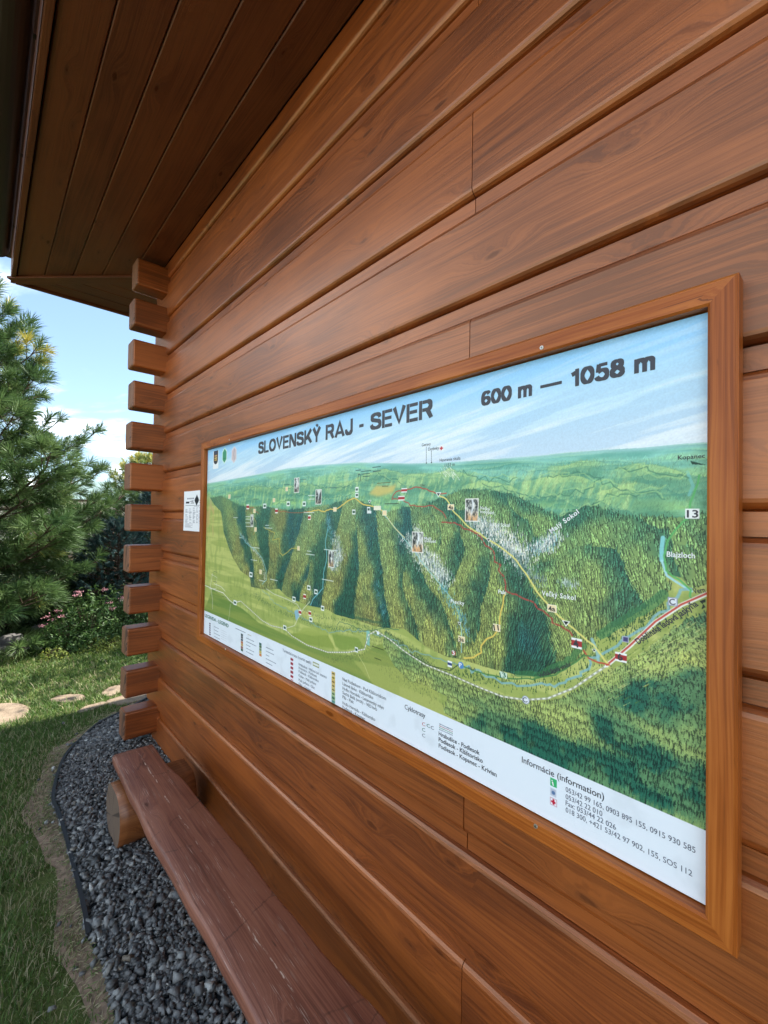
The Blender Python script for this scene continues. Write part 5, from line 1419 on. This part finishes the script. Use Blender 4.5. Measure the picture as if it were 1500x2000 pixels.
for (px, py, s_, l_, sd_) in ((22, 1262, (.13, .11, .11), 'largest rounded grey rock under the pine', 2), (46, 1272, (.10, .08, .06), 'pale low rock at the lawn edge beside the largest rock', 6), (-4, 1275, (.12, .09, .07), 'grey rock at the left picture edge under the pine', 8), (60, 1258, (.09, .08, .06), 'dark grey rock just right of the largest rock', 10), (72, 1268, (.045, .04, .03), 'smallest pale stone at the end of the rock row', 12), (20, 1282, (.05, .04, .03), 'small pale stone in the grass before the rocks', 14), (88, 1240, (.14, .12, .12), 'grey brown rock standing behind the lowest pine needles', 16)):
    q = onZ(px, py); rock((q.x, q.y, s_[2] * .35), s_, l_, None, sd_, 'rocks edging the bed under the pine')

# ================================================================== LAWN GRASS
bedpx = [(-400, 1330), (-60, 1290), (10, 1283), (70, 1272), (95, 1290), (130, 1282), (170, 1270), (215, 1258), (250, 1248), (300, 1238), (330, 1236)]
BED = [tuple(onZ(*p)[:2]) for p in bedpx]
bedpoly = BED + [(BED[-1][0] - 4, BED[-1][1] + 8), (-26, 6), (-22, -9)]
sheet_poly('planting_bed', bedpoly, .004, M_MULCH, kind='structure')
def grass():
    r = np.random.default_rng(9)
    VV, FF, TT, of = [], [], [], 0
    zones = [(-2.4, -.5, -.7, .5, 42000, 3, .024, .0016), (-4.3, -2.2, -1.6, 1.0, 95000, 2, .025, .0021), (-6.8, -4.0, -2.8, 2.6, 110000, 1, .027, .0034), (-10, -6.5, -4.5, 3.5, 30000, 1, .05, .006)]
    for x0, x1, y0, y1, n, seg, hgt, wid in zones:
        x, y = r.uniform(x0, x1, n), r.uniform(y0, y1, n)
        ok = ~inside(x, y, gp) & ~inside(x, y, bedpoly)
        for fp in flag_polys: ok &= ~inside(x, y, fp)
        ok &= ~((y > .8) & (x > -3.9 * S))
        de = dist_edge(x, y)
        edge_n = .055 * (np.sin(x * 9.1) * np.sin(y * 11.3) + .6 * np.sin(x * 23 + y * 17)); dens = np.clip((de + edge_n) / .12, .05, 1) ** 1.3
        patch = .5 + .5 * np.sin(x * 5.1 + 2 * np.sin(y * 3.7)) * np.sin(y * 6.3 + x * 1.3)
        ok &= r.random(n) < dens * (.55 + .45 * patch)
        x, y, de = x[ok], y[ok], de[ok]; n = len(x)
        h = hgt * np.exp(r.normal(0, .35, n)) * np.clip(.45 + de * 3, .45, 1)
        az = r.uniform(0, 2 * pi, n); ln = r.uniform(.15, 1.25, n) * h
        pa = az + pi / 2 + r.normal(0, .4, n)
        w = wid * r.uniform(.6, 1.3, n)
        b0 = np.stack([x - np.cos(pa) * w, y - np.sin(pa) * w, np.zeros(n)], 1); b1 = np.stack([x + np.cos(pa) * w, y + np.sin(pa) * w, np.zeros(n)], 1)
        md = np.stack([x + np.cos(az) * ln * .35, y + np.sin(az) * ln * .35, h * .62], 1); ww = np.stack([np.cos(pa) * w * .7, np.sin(pa) * w * .7, 0 * w], 1)
        tp = np.stack([x + np.cos(az) * ln, y + np.sin(az) * ln, h], 1)
        V = np.stack([b0, b1, md - ww, md + ww, tp], 1).reshape(-1, 3)
        T = np.array([(0, 1, 3), (0, 3, 2), (2, 3, 4)])
        F = (np.arange(n)[:, None, None] * 5 + T[None]).reshape(-1, 3)
        pt = .5 + .5 * np.sin(x * 2.3 + 1.1) * np.sin(y * 2.9 + .4)
        dry = np.clip(.45 - de * 1.9, 0, .5) + .12 * pt + .16 * ((x > -4.6))
        tt = np.where(r.random(n) < dry, r.uniform(.75, 1, n), r.uniform(0, .68, n) * (.7 + .3 * pt))
        VV.append(V); FF.append(F + of); TT.append(np.repeat(tt, 5)); of += len(V)
    # dry clippings lying on the bare strip
    n = 3500
    k = r.integers(0, len(GE) - 1, n * 2); f_ = r.random(n * 2)
    G_ = np.array([(v[0], v[1]) for v in GE]); pts_ = G_[k] + (G_[k + 1] - G_[k]) * f_[:, None] + r.normal(0, .055, (n * 2, 2))
    ok = ~inside(pts_[:, 0], pts_[:, 1], gp) & (pts_[:, 1] < 1.2); pts_ = pts_[ok][:n]; n = len(pts_); x, y = pts_.T
    az = r.uniform(0, 2 * pi, n); ln = r.uniform(.010, .032, n); w = r.uniform(.0006, .0013, n); z0_ = r.uniform(.006, .012, n)
    b0 = np.stack([x, y, z0_], 1); dx = np.stack([np.cos(az) * ln, np.sin(az) * ln, r.uniform(-.002, .012, n)], 1); sx_ = np.stack([-np.sin(az) * w, np.cos(az) * w, 0 * w], 1)
    V = np.stack([b0 - sx_, b0 + sx_, b0 + dx * .5 - sx_, b0 + dx * .5 + sx_ + [0, 0, .002], b0 + dx], 1).reshape(-1, 3)
    T = np.array([(0, 1, 3), (0, 3, 2), (2, 3, 4)])
    FF.append((np.arange(n)[:, None, None] * 5 + T[None]).reshape(-1, 3) + of); VV.append(V); TT.append(np.repeat(np.where(r.random(n) < .7, r.uniform(.76, 1, n), r.uniform(.1, .6, n)), 5)); of += len(V)
    m, nt, b = new_mat('grass_blades'); nn = N(nt)
    col = nn.ramp(nn.attr('tint'), [(0, (.060, .125, .024)), (.35, (.110, .195, .042)), (.66, (.185, .25, .075)), (.75, (.28, .26, .13)), (1, (.44, .39, .24))])
    nt.links.new(col, b.inputs['Base Color']); b.inputs['Roughness'].default_value = .55; b.inputs['Specular IOR Level'].default_value = .3
    tr = nt.nodes.new('ShaderNodeBsdfTranslucent'); nt.links.new(col, tr.inputs[0]); mx = nt.nodes.new('ShaderNodeMixShader'); mx.inputs[0].default_value = .35
    nt.links.new(b.outputs[0], mx.inputs[1]); nt.links.new(tr.outputs[0], mx.inputs[2]); nt.links.new(mx.outputs[0], nt.nodes['Material Output'].inputs[0])
    fast('grass', np.concatenate(VV), np.concatenate(FF), m, cols=np.concatenate(TT), kind='stuff')
grass()

# ================================================================== PINES
def leaf_mat(name, stops, rough=.5, trans=.25, spec=.35):
    m, nt, b = new_mat(name); nn = N(nt)
    col = nn.ramp(nn.attr('tint'), stops)
    nt.links.new(col, b.inputs['Base Color']); b.inputs['Roughness'].default_value = rough; b.inputs['Specular IOR Level'].default_value = spec
    tr = nt.nodes.new('ShaderNodeBsdfTranslucent'); nt.links.new(col, tr.inputs[0]); mx = nt.nodes.new('ShaderNodeMixShader'); mx.inputs[0].default_value = trans
    nt.links.new(b.outputs[0], mx.inputs[1]); nt.links.new(tr.outputs[0], mx.inputs[2]); nt.links.new(mx.outputs[0], nt.nodes['Material Output'].inputs[0])
    return m
M_BARK = flat('pine_bark', (.10, .072, .055), .9, var=.5, scale=30, spec=.1)
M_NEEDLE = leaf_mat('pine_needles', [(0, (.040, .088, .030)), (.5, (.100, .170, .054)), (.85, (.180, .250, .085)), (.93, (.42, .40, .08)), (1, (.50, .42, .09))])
M_SPRUCE = leaf_mat('spruce_needles', [(0, (.030, .070, .066)), (.6, (.075, .140, .135)), (1, (.16, .24, .24))])
def tubes(paths, radii, ns=5):
    """paths: list of (k,3) arrays, radii list of (k,) arrays -> verts, quads"""
    V, F, of = [], [], 0
    for P_, R in zip(paths, radii):
        k = len(P_); t_ = np.gradient(P_, axis=0); t_ /= np.linalg.norm(t_, axis=1)[:, None] + 1e-9
        up = np.array([0, 0, 1.0]) if abs(t_[0][2]) < .9 else np.array([1.0, 0, 0])
        s_ = np.cross(t_, up); s_ /= np.linalg.norm(s_, axis=1)[:, None] + 1e-9; u_ = np.cross(s_, t_)
        a = np.linspace(0, 2 * pi, ns, endpoint=False)
        ring = P_[:, None] + R[:, None, None] * (np.cos(a)[None, :, None] * s_[:, None] + np.sin(a)[None, :, None] * u_[:, None])
        V.append(ring.reshape(-1, 3))
        i, j = np.meshgrid(np.arange(k - 1), np.arange(ns), indexing='ij')
        q = np.stack([i * ns + j, i * ns + (j + 1) % ns, (i + 1) * ns + (j + 1) % ns, (i + 1) * ns + j], -1).reshape(-1, 4) + of
        F.append(q); of += k * ns
    return np.concatenate(V), np.concatenate(F)
def needles(base, dirs, slen, nlen, per, wid, r, tint, spread=(.30, 1.30)):
    """base (m,3), dirs (m,3) unit, slen (m,) shoot length"""
    m = len(base)
    B = np.repeat(base, per, 0); D = np.repeat(dirs, per, 0); SL = np.repeat(slen, per); NL = np.repeat(nlen, per)
    n = len(B)
    t_ = r.random(n) ** .8
    rv = r.normal(size=(n, 3)); side_ = rv - (rv * D).sum(1)[:, None] * D; side_ /= np.linalg.norm(side_, axis=1)[:, None] + 1e-9
    an = spread[0] + (spread[1] - spread[0]) * (1 - t_ * .75) * r.uniform(.5, 1, n)
    nd = D * np.cos(an)[:, None] + side_ * np.sin(an)[:, None]
    p0 = B + D * (SL * t_)[:, None]
    L = NL * r.uniform(.75, 1.1, n)
    p1 = p0 + nd * (L * .6)[:, None]
    p2 = p0 + nd * L[:, None]; p2[:, 2] -= L * .10
    w = np.cross(nd, r.normal(size=(n, 3))); w /= np.linalg.norm(w, axis=1)[:, None] + 1e-9; w *= wid
    V = np.stack([p0 - w * .6, p0 + w * .6, p1 - w, p1 + w, p2], 1).reshape(-1, 3)
    T = np.array([(0, 1, 3), (0, 3, 2), (2, 3, 4)])
    F = (np.arange(n)[:, None, None] * 5 + T[None]).reshape(-1, 3)
    tn = np.repeat(np.clip(np.repeat(tint, per) + r.normal(0, .07, n), 0, 1), 5)
    return V, F, tn
def pine(loc, H, Rm_, label, seed, per=70, nl=.11, wid=.0016, dens=1.0, sunlit_candle=.12, mat=None, name='pine_tree', group=None, upturn=1.0, low=.10, face=None):
    r = np.random.default_rng(seed)
    root = empty(name, loc, label=label, cat='tree', group=group)
    L0 = np.array(loc)
    zt = np.linspace(0, H, 14)
    tp = np.stack([.03 * np.sin(zt * 1.3 + seed), .03 * np.cos(zt * 1.1), zt], 1) + L0
    tv, tf = tubes([tp], [np.linspace(.10, .012, 14) * (H / 4.4)], 10)
    fast('trunk', tv, tf, M_BARK, root, smooth=True)
    paths, rads, tb, td, ts, tt = [], [], [], [], [], []
    z = H * low
    while z < H * .985:
        f = z / H
        prof = Rm_ * (min(1, .88 + (f - low) * 1.0) if f < .28 else max(.05, ((1 - f) / .72) ** .78))
        nb = int(r.integers(5, 8))
        a0 = r.uniform(0, 6.3)
        for b in range(nb):
            a = a0 + 2 * pi * b / nb + r.normal(0, .18)
            Lb = prof * r.uniform(.78, 1.12)
            el0 = -.12 + .75 * f + r.normal(0, .07)
            n_ = 12; s_ = np.linspace(0, 1, n_)
            curve = el0 + upturn * .55 * s_ ** 2
            dx = np.cumsum(np.cos(curve)) / n_ * Lb; dz = np.cumsum(np.sin(curve)) / n_ * Lb - .05 * Lb * np.sin(s_ * pi)
            wv = np.cumsum(r.normal(0, .012, n_)) * Lb
            x0 = np.interp(z, zt, tp[:, 0]); y0 = np.interp(z, zt, tp[:, 1])
            P_ = np.stack([x0 + dx * cos(a) - wv * sin(a), y0 + dx * sin(a) + wv * cos(a), z + L0[2] + dz], 1)
            paths.append(P_); rads.append(np.linspace(.020, .005, n_) * (Lb / 1.6 + .2))
            tang = np.gradient(P_, axis=0); tang /= np.linalg.norm(tang, axis=1)[:, None]
            # tip
            tb.append(P_[-1] - tang[-1] * .04); td.append(tang[-1]); ts.append(.15); tt.append((f, 1))
            ns_ = max(2, int(Lb / .115 * dens))
            for k in range(ns_):
                u_ = .22 + .76 * (k + r.uniform(0, .6)) / ns_
                i = min(n_ - 2, int(u_ * (n_ - 1))); fr_ = u_ * (n_ - 1) - i
                p = P_[i] * (1 - fr_) + P_[i + 1] * fr_; t0 = tang[i]
                lat = np.cross(t0, [0, 0, 1.0]); lat /= np.linalg.norm(lat)
                sg = 1 if k % 2 else -1
                d = t0 * .75 + lat * sg * r.uniform(.5, 1.0) + np.array([0, 0, r.uniform(-.12, .45)]); d /= np.linalg.norm(d)
                l2 = max(.10, (1 - u_) * Lb * .55 * r.uniform(.6, 1.1) + .10)
                q = np.stack([p + d * l2 * w_ + np.array([0, 0, .10 * l2 * w_ * w_]) for w_ in (0, .35, .7, 1)])
                paths.append(q); rads.append(np.array([.006, .0045, .0035, .003]))
                nt_ = max(1, int(l2 / .13))
                for j in range(nt_):
                    w_ = 1 - j * .13 / l2
                    e = np.array([0, 0, .2 * w_]) + d; 
                    if j: e = e + lat * sg * (-1) ** j * .7 + r.normal(0, .25, 3)
                    e /= np.linalg.norm(e)
                    bpt = p + d * l2 * w_ + np.array([0, 0, .10 * l2 * w_ * w_])
                    tb.append(bpt - e * .03); td.append(e); ts.append(r.uniform(.06, .12)); tt.append((f, 1 if j == 0 and u_ > .6 else 0))
        z += r.uniform(.17, .25) * H / 4.4 * (1.0 if f < .8 else .8)
    # leader
    tb.append(tp[-1] - [0, 0, .1]); td.append(np.array([0, 0, 1.0])); ts.append(.2); tt.append((1, 1))
    bv, bf = tubes(paths, rads, 5)
    fast('branches', bv, bf, M_BARK, root, kind='stuff')
    tb, td, ts, tt = np.array(tb), np.array(td), np.array(ts), np.array(tt)
    m = len(tb)
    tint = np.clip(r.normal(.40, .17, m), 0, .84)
    sunlit_young = (tt[:, 1] > 0) & (r.random(m) < sunlit_candle * 2.6 * (tt[:, 0] > .60))  # top tips tinted yellow: new growth with sunlight painted in
    tint[sunlit_young] = r.uniform(.86, 1, sunlit_young.sum())
    if face is not None:      # keep the full needle count only on the half one can see
        fd = np.array(face); s2 = ((tb - L0)[:, :2] @ fd[:2]); keepm = (s2 > -.5) | (r.random(m) < .35)
        tb, td, ts, tint = tb[keepm], td[keepm], ts[keepm], tint[keepm]; m = len(tb)
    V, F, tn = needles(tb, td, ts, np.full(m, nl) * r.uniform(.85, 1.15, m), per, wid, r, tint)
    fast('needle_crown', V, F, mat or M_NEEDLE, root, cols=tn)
    return root
pl = onZ(-150, 1262)
pine((pl.x, pl.y, 0), 4.5, 1.84, 'big bushy pine with long green needles at the left, top candles tinted sunlit yellow', 5, per=80, nl=.150, wid=.0030, dens=1.15, low=.05, face=(-fwd.x, -fwd.y))
p2 = onZ(285, 1128)
pine((p2.x, p2.y, 0), 2.75, 1.5, 'sunlit yellow green pine farther off behind the big pine', 8, per=44, nl=.12, wid=.004, dens=.8, sunlit_candle=.8)
# blue spruce between pine and cabin
p3 = onZ(226, 1216)
pine((p3.x, p3.y, 0), 1.32, .62, 'small blue green spruce seen between the pine and the log ends', 11, per=110, nl=.035, wid=.0022, dens=1.6, sunlit_candle=0, mat=M_SPRUCE, name='spruce_tree', upturn=.4, low=.04)
p4 = onZ(300, 1180)
pine((p4.x, p4.y, 0), 1.75, .75, 'dark spruce half hidden behind the cabin corner logs', 12, per=90, nl=.04, wid=.003, dens=1.4, sunlit_candle=0, mat=M_SPRUCE, name='spruce_tree', upturn=.4, low=.04)

# ================================================================== SHRUBS
def shrub(loc, R, H, n, ls, label, mat, seed, flower=None, nf=0, group=None, name='shrub', kind=None):
    r = np.random.default_rng(seed)
    root = empty(name, loc, label=label, cat='shrub', group=group)
    L0 = np.array(loc)
    a = r.uniform(0, 2 * pi, n); rad = R * np.sqrt(r.random(n)); top = H * np.sqrt(np.clip(1 - (rad / R) ** 2, .02, 1)) * (.8 + .3 * np.sin(a * 3 + seed) * np.sin(rad * 20))
    z = top * (1 - r.random(n) ** 2.2 * .9)
    C = np.stack([rad * np.cos(a), rad * np.sin(a), z], 1)
    nm = r.normal(size=(n, 3)) * .7 + np.stack([np.cos(a) * .6, np.sin(a) * .6, np.full(n, .7)], 1); nm /= np.linalg.norm(nm, axis=1)[:, None]
    t1 = np.cross(nm, r.normal(size=(n, 3))); t1 /= np.linalg.norm(t1, axis=1)[:, None]; t2 = np.cross(nm, t1)
    s_ = ls * r.uniform(.6, 1.3, n)[:, None]
    V = np.stack([C - t1 * s_, C + t2 * s_ * .38 + nm * s_ * .1, C + t1 * s_, C - t2 * s_ * .38 + nm * s_ * .1], 1).reshape(-1, 3) + L0
    F = (np.arange(n)[:, None, None] * 4 + np.array([(0, 1, 2), (0, 2, 3)])[None]).reshape(-1, 3)
    fast('foliage', V, F, mat, root, cols=np.repeat(np.clip(r.normal(.5, .22, n), 0, 1), 4))
    st, sr = [], []
    for i in range(26):
        aa = r.uniform(0, 6.3); rr = R * .85 * r.random() ** .6; hh = H * .8 * math.sqrt(max(.05, 1 - (rr / R) ** 2))
        st.append(np.array([[rr * .15 * cos(aa), rr * .15 * sin(aa), 0], [rr * .6 * cos(aa), rr * .6 * sin(aa), hh * .6], [rr * cos(aa), rr * sin(aa), hh]]) + L0); sr.append(np.array([.004, .003, .002]))
    v, f = tubes(st, sr, 4); fast('stems', v, f, M_BARK, root)
    if flower:
        for i in range(nf):
            aa = r.uniform(0, 6.3); rr = R * .8 * r.random() ** .5; hh = H * math.sqrt(max(.05, 1 - (rr / R) ** 2)) * 1.02
            k = 46; pp = r.normal(size=(k, 3)) * np.array([.020, .020, .007]); nn_ = r.normal(size=(k, 3)); nn_ /= np.linalg.norm(nn_, axis=1)[:, None]
            u_ = np.cross(nn_, [0.3, .2, 1]); u_ /= np.linalg.norm(u_, axis=1)[:, None]; w_ = np.cross(nn_, u_)
            V = np.stack([pp - u_ * .006, pp + w_ * .006, pp + u_ * .006, pp - w_ * .006], 1).reshape(-1, 3) + L0 + np.array([rr * cos(aa), rr * sin(aa), hh])
            fast('flower_head', V, (np.arange(k)[:, None, None] * 4 + np.array([(0, 1, 2), (0, 2, 3)])[None]).reshape(-1, 3), flower, root)
    return root
M_LEAF = leaf_mat('shrub_leaves', [(0, (.030, .075, .020)), (.5, (.060, .130, .030)), (1, (.13, .21, .055))], trans=.3)
M_LEAF2 = leaf_mat('golden_leaves', [(0, (.09, .15, .03)), (.5, (.20, .26, .05)), (1, (.36, .38, .08))], trans=.35)
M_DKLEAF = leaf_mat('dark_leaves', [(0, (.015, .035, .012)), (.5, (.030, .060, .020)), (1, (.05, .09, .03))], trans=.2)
M_PINK = flat('pink_petals', (.58, .28, .32), .7); M_CREAMF = flat('pale_petals', (.70, .58, .46), .7)
def at(px, py): q = onZ(px, py); return (q.x, q.y, 0)
shrub(at(128, 1268), .30, .42, 2300, .020, 'spirea shrub with pink flower heads beside the lowest pine branches', M_LEAF, 1, M_PINK, 6, 'flowering shrubs in the bed')
shrub(at(172, 1262), .32, .62, 2600, .021, 'taller green shrub with one upright shoot in the middle of the bed', M_LEAF, 2, M_PINK, 2, 'flowering shrubs in the bed')
shrub(at(222, 1246), .38, .60, 2800, .020, 'green shrub with pink and cream flower heads beside the log ends', M_LEAF, 3, M_PINK, 6, 'flowering shrubs in the bed')
shrub(at(280, 1236), .36, .58, 2000, .020, 'green shrub with cream flowers seen between the log ends', M_LEAF, 4, M_CREAMF, 6, 'flowering shrubs in the bed')
for i, (px, py) in enumerate(((200, 1268), (232, 1262))):
    shrub(at(px, py), .24, .13, 1500, .013, ('low golden green cushion plant at the lawn edge, the left one', 'low golden green cushion plant at the lawn edge, the right one by the logs')[i], M_LEAF2, 21 + i, group='golden cushion plants', name='cushion_plant')
shrub(at(106, 1286), .13, .12, 600, .014, 'small yellow green plant at the lawn edge next to the rocks', M_LEAF2, 25, name='cushion_plant')
# dark evergreen undergrowth closing the view under the trees
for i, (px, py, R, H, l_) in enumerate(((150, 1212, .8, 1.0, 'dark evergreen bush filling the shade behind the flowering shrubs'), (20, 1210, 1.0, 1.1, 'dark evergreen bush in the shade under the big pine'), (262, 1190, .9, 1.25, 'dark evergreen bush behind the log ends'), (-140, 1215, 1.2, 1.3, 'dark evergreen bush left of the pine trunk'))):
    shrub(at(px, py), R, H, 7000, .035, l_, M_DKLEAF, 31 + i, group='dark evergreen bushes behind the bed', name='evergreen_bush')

# broad-leaved tree added out of sight behind the cabin to dapple the lawn
def leafy(loc, R, H, label):
    r = np.random.default_rng(44); root = empty('added_shade_tree', loc, label=label, cat='tree'); L0 = np.array(loc)
    tv, tf = tubes([np.array([[0, 0, 0], [.05, .02, H * .4], [0, 0, H * .8]]) + L0], [np.array([.14, .11, .04])], 9)
    fast('trunk', tv, tf, M_BARK, root, smooth=True)
    paths, rads, cs = [], [], []
    for i in range(46):
        a = r.uniform(0, 6.3); e_ = r.uniform(.1, 1.2); L_ = R * r.uniform(.5, 1.0); z0 = H * r.uniform(.38, .75)
        e2 = np.array([cos(a) * cos(e_) * L_, sin(a) * cos(e_) * L_, z0 + sin(e_) * L_ * .8])
        paths.append(np.array([[0, 0, z0], e2 * [.5, .5, 1] + [0, 0, -.1 * L_], e2]) + L0); rads.append(np.array([.04, .02, .008])); cs.append(e2)
    v, f = tubes(paths, rads, 5); fast('branches', v, f, M_BARK, root, kind='stuff')
    n = 15000; C = np.array(cs)[r.integers(0, len(cs), n)] + r.normal(0, .30, (n, 3))
    nm = r.normal(size=(n, 3)) + [0, 0, .8]; nm /= np.linalg.norm(nm, axis=1)[:, None]
    t1 = np.cross(nm, r.normal(size=(n, 3))); t1 /= np.linalg.norm(t1, axis=1)[:, None]; t2 = np.cross(nm, t1); s_ = .045 * r.uniform(.6, 1.3, n)[:, None]
    V = np.stack([C - t1 * s_, C + t2 * s_ * .5, C + t1 * s_, C - t2 * s_ * .5], 1).reshape(-1, 3) + L0
    fast('crown', V, (np.arange(n)[:, None, None] * 4 + np.array([(0, 1, 2), (0, 2, 3)])[None]).reshape(-1, 3), M_LEAF, root, cols=np.repeat(np.clip(r.normal(.5, .2, n), 0, 1), 4))
leafy((-6.4, 4.9, 0), 2.3, 4.6, 'unseen leafy green tree added beyond the cabin corner to shade the lawn')
# ================================================================== FAR SIDE OF THE GARDEN
M_CREAM = flat('cream_render', (.62, .54, .43), .9, var=.12, scale=3, spec=.1); M_COPE = flat('brown_coping', (.09, .05, .035), .7, spec=.2); M_POST = flat('timber_post', (.36, .24, .15), .8)
def garden_wall():
    d = 15.5
    a = ray(120, 1050); b_ = ray(330, 1050)
    A_ = Vector((a.x, a.y, 0)) * d; B_ = Vector((b_.x, b_.y, 0)) * (d + 1.5)
    dr_ = (B_ - A_); A_ -= dr_ * 1.4; B_ += dr_ * 1.0; dr_ = B_ - A_
    L = dr_.length; ang = math.atan2(dr_.y, dr_.x); top = HC + .47
    root = empty('garden_wall', (A_ + B_) / 2, label='cream garden wall with brown coping and posts far behind the pine', cat='wall')
    mid = (A_ + B_) / 2
    bbox_bm('wall_face', L, .18, top, .004, M_CREAM, root, (mid.x, mid.y, top / 2), rot=(0, 0, ang))
    bbox_bm('coping', L, .30, .07, .006, M_COPE, root, (mid.x, mid.y, top + .036), rot=(0, 0, ang))
    k = int(L / 1.25)
    for i in range(k + 1):
        p = A_ + dr_ * (i / k); nr = Vector((dr_.y, -dr_.x, 0)).normalized()
        if nr.dot(Vector((0, 0, 0)) - p) < 0: nr = -nr
        bbox_bm('post', .09, .06, top, .004, M_POST, root, (p.x + nr.x * .125, p.y + nr.y * .125, top / 2), rot=(0, 0, ang))
    return root
garden_wall()
def hill(name, d, px0, px1, h0, mat, seed):
    r = np.random.default_rng(seed); V, F = [], []
    n = 90
    for i in range(n + 1):
        px = px0 + (px1 - px0) * i / n; q = ray(px, 1010); u_ = Vector((q.x, q.y, 0)).normalized()
        h = h0 * (1 + .25 * sin(i * .16 + seed) + .12 * sin(i * .43)) 
        V += [tuple(u_ * d * .7), tuple(u_ * d * .85 + Vector((0, 0, h * .6))), tuple(u_ * d + Vector((0, 0, h))), tuple(u_ * d * 1.2)]
    for i in range(n):
        for j in range(3): F.append((i * 4 + j, i * 4 + 4 + j, i * 4 + 5 + j, i * 4 + 1 + j))
    mk(name, V, F, mat, kind='structure', smooth=True)
hill('hills', 700, -1500, 900, 46, flat('wooded_hill', (.16, .22, .21), .95, var=.4, scale=.03, spec=.05), 2)
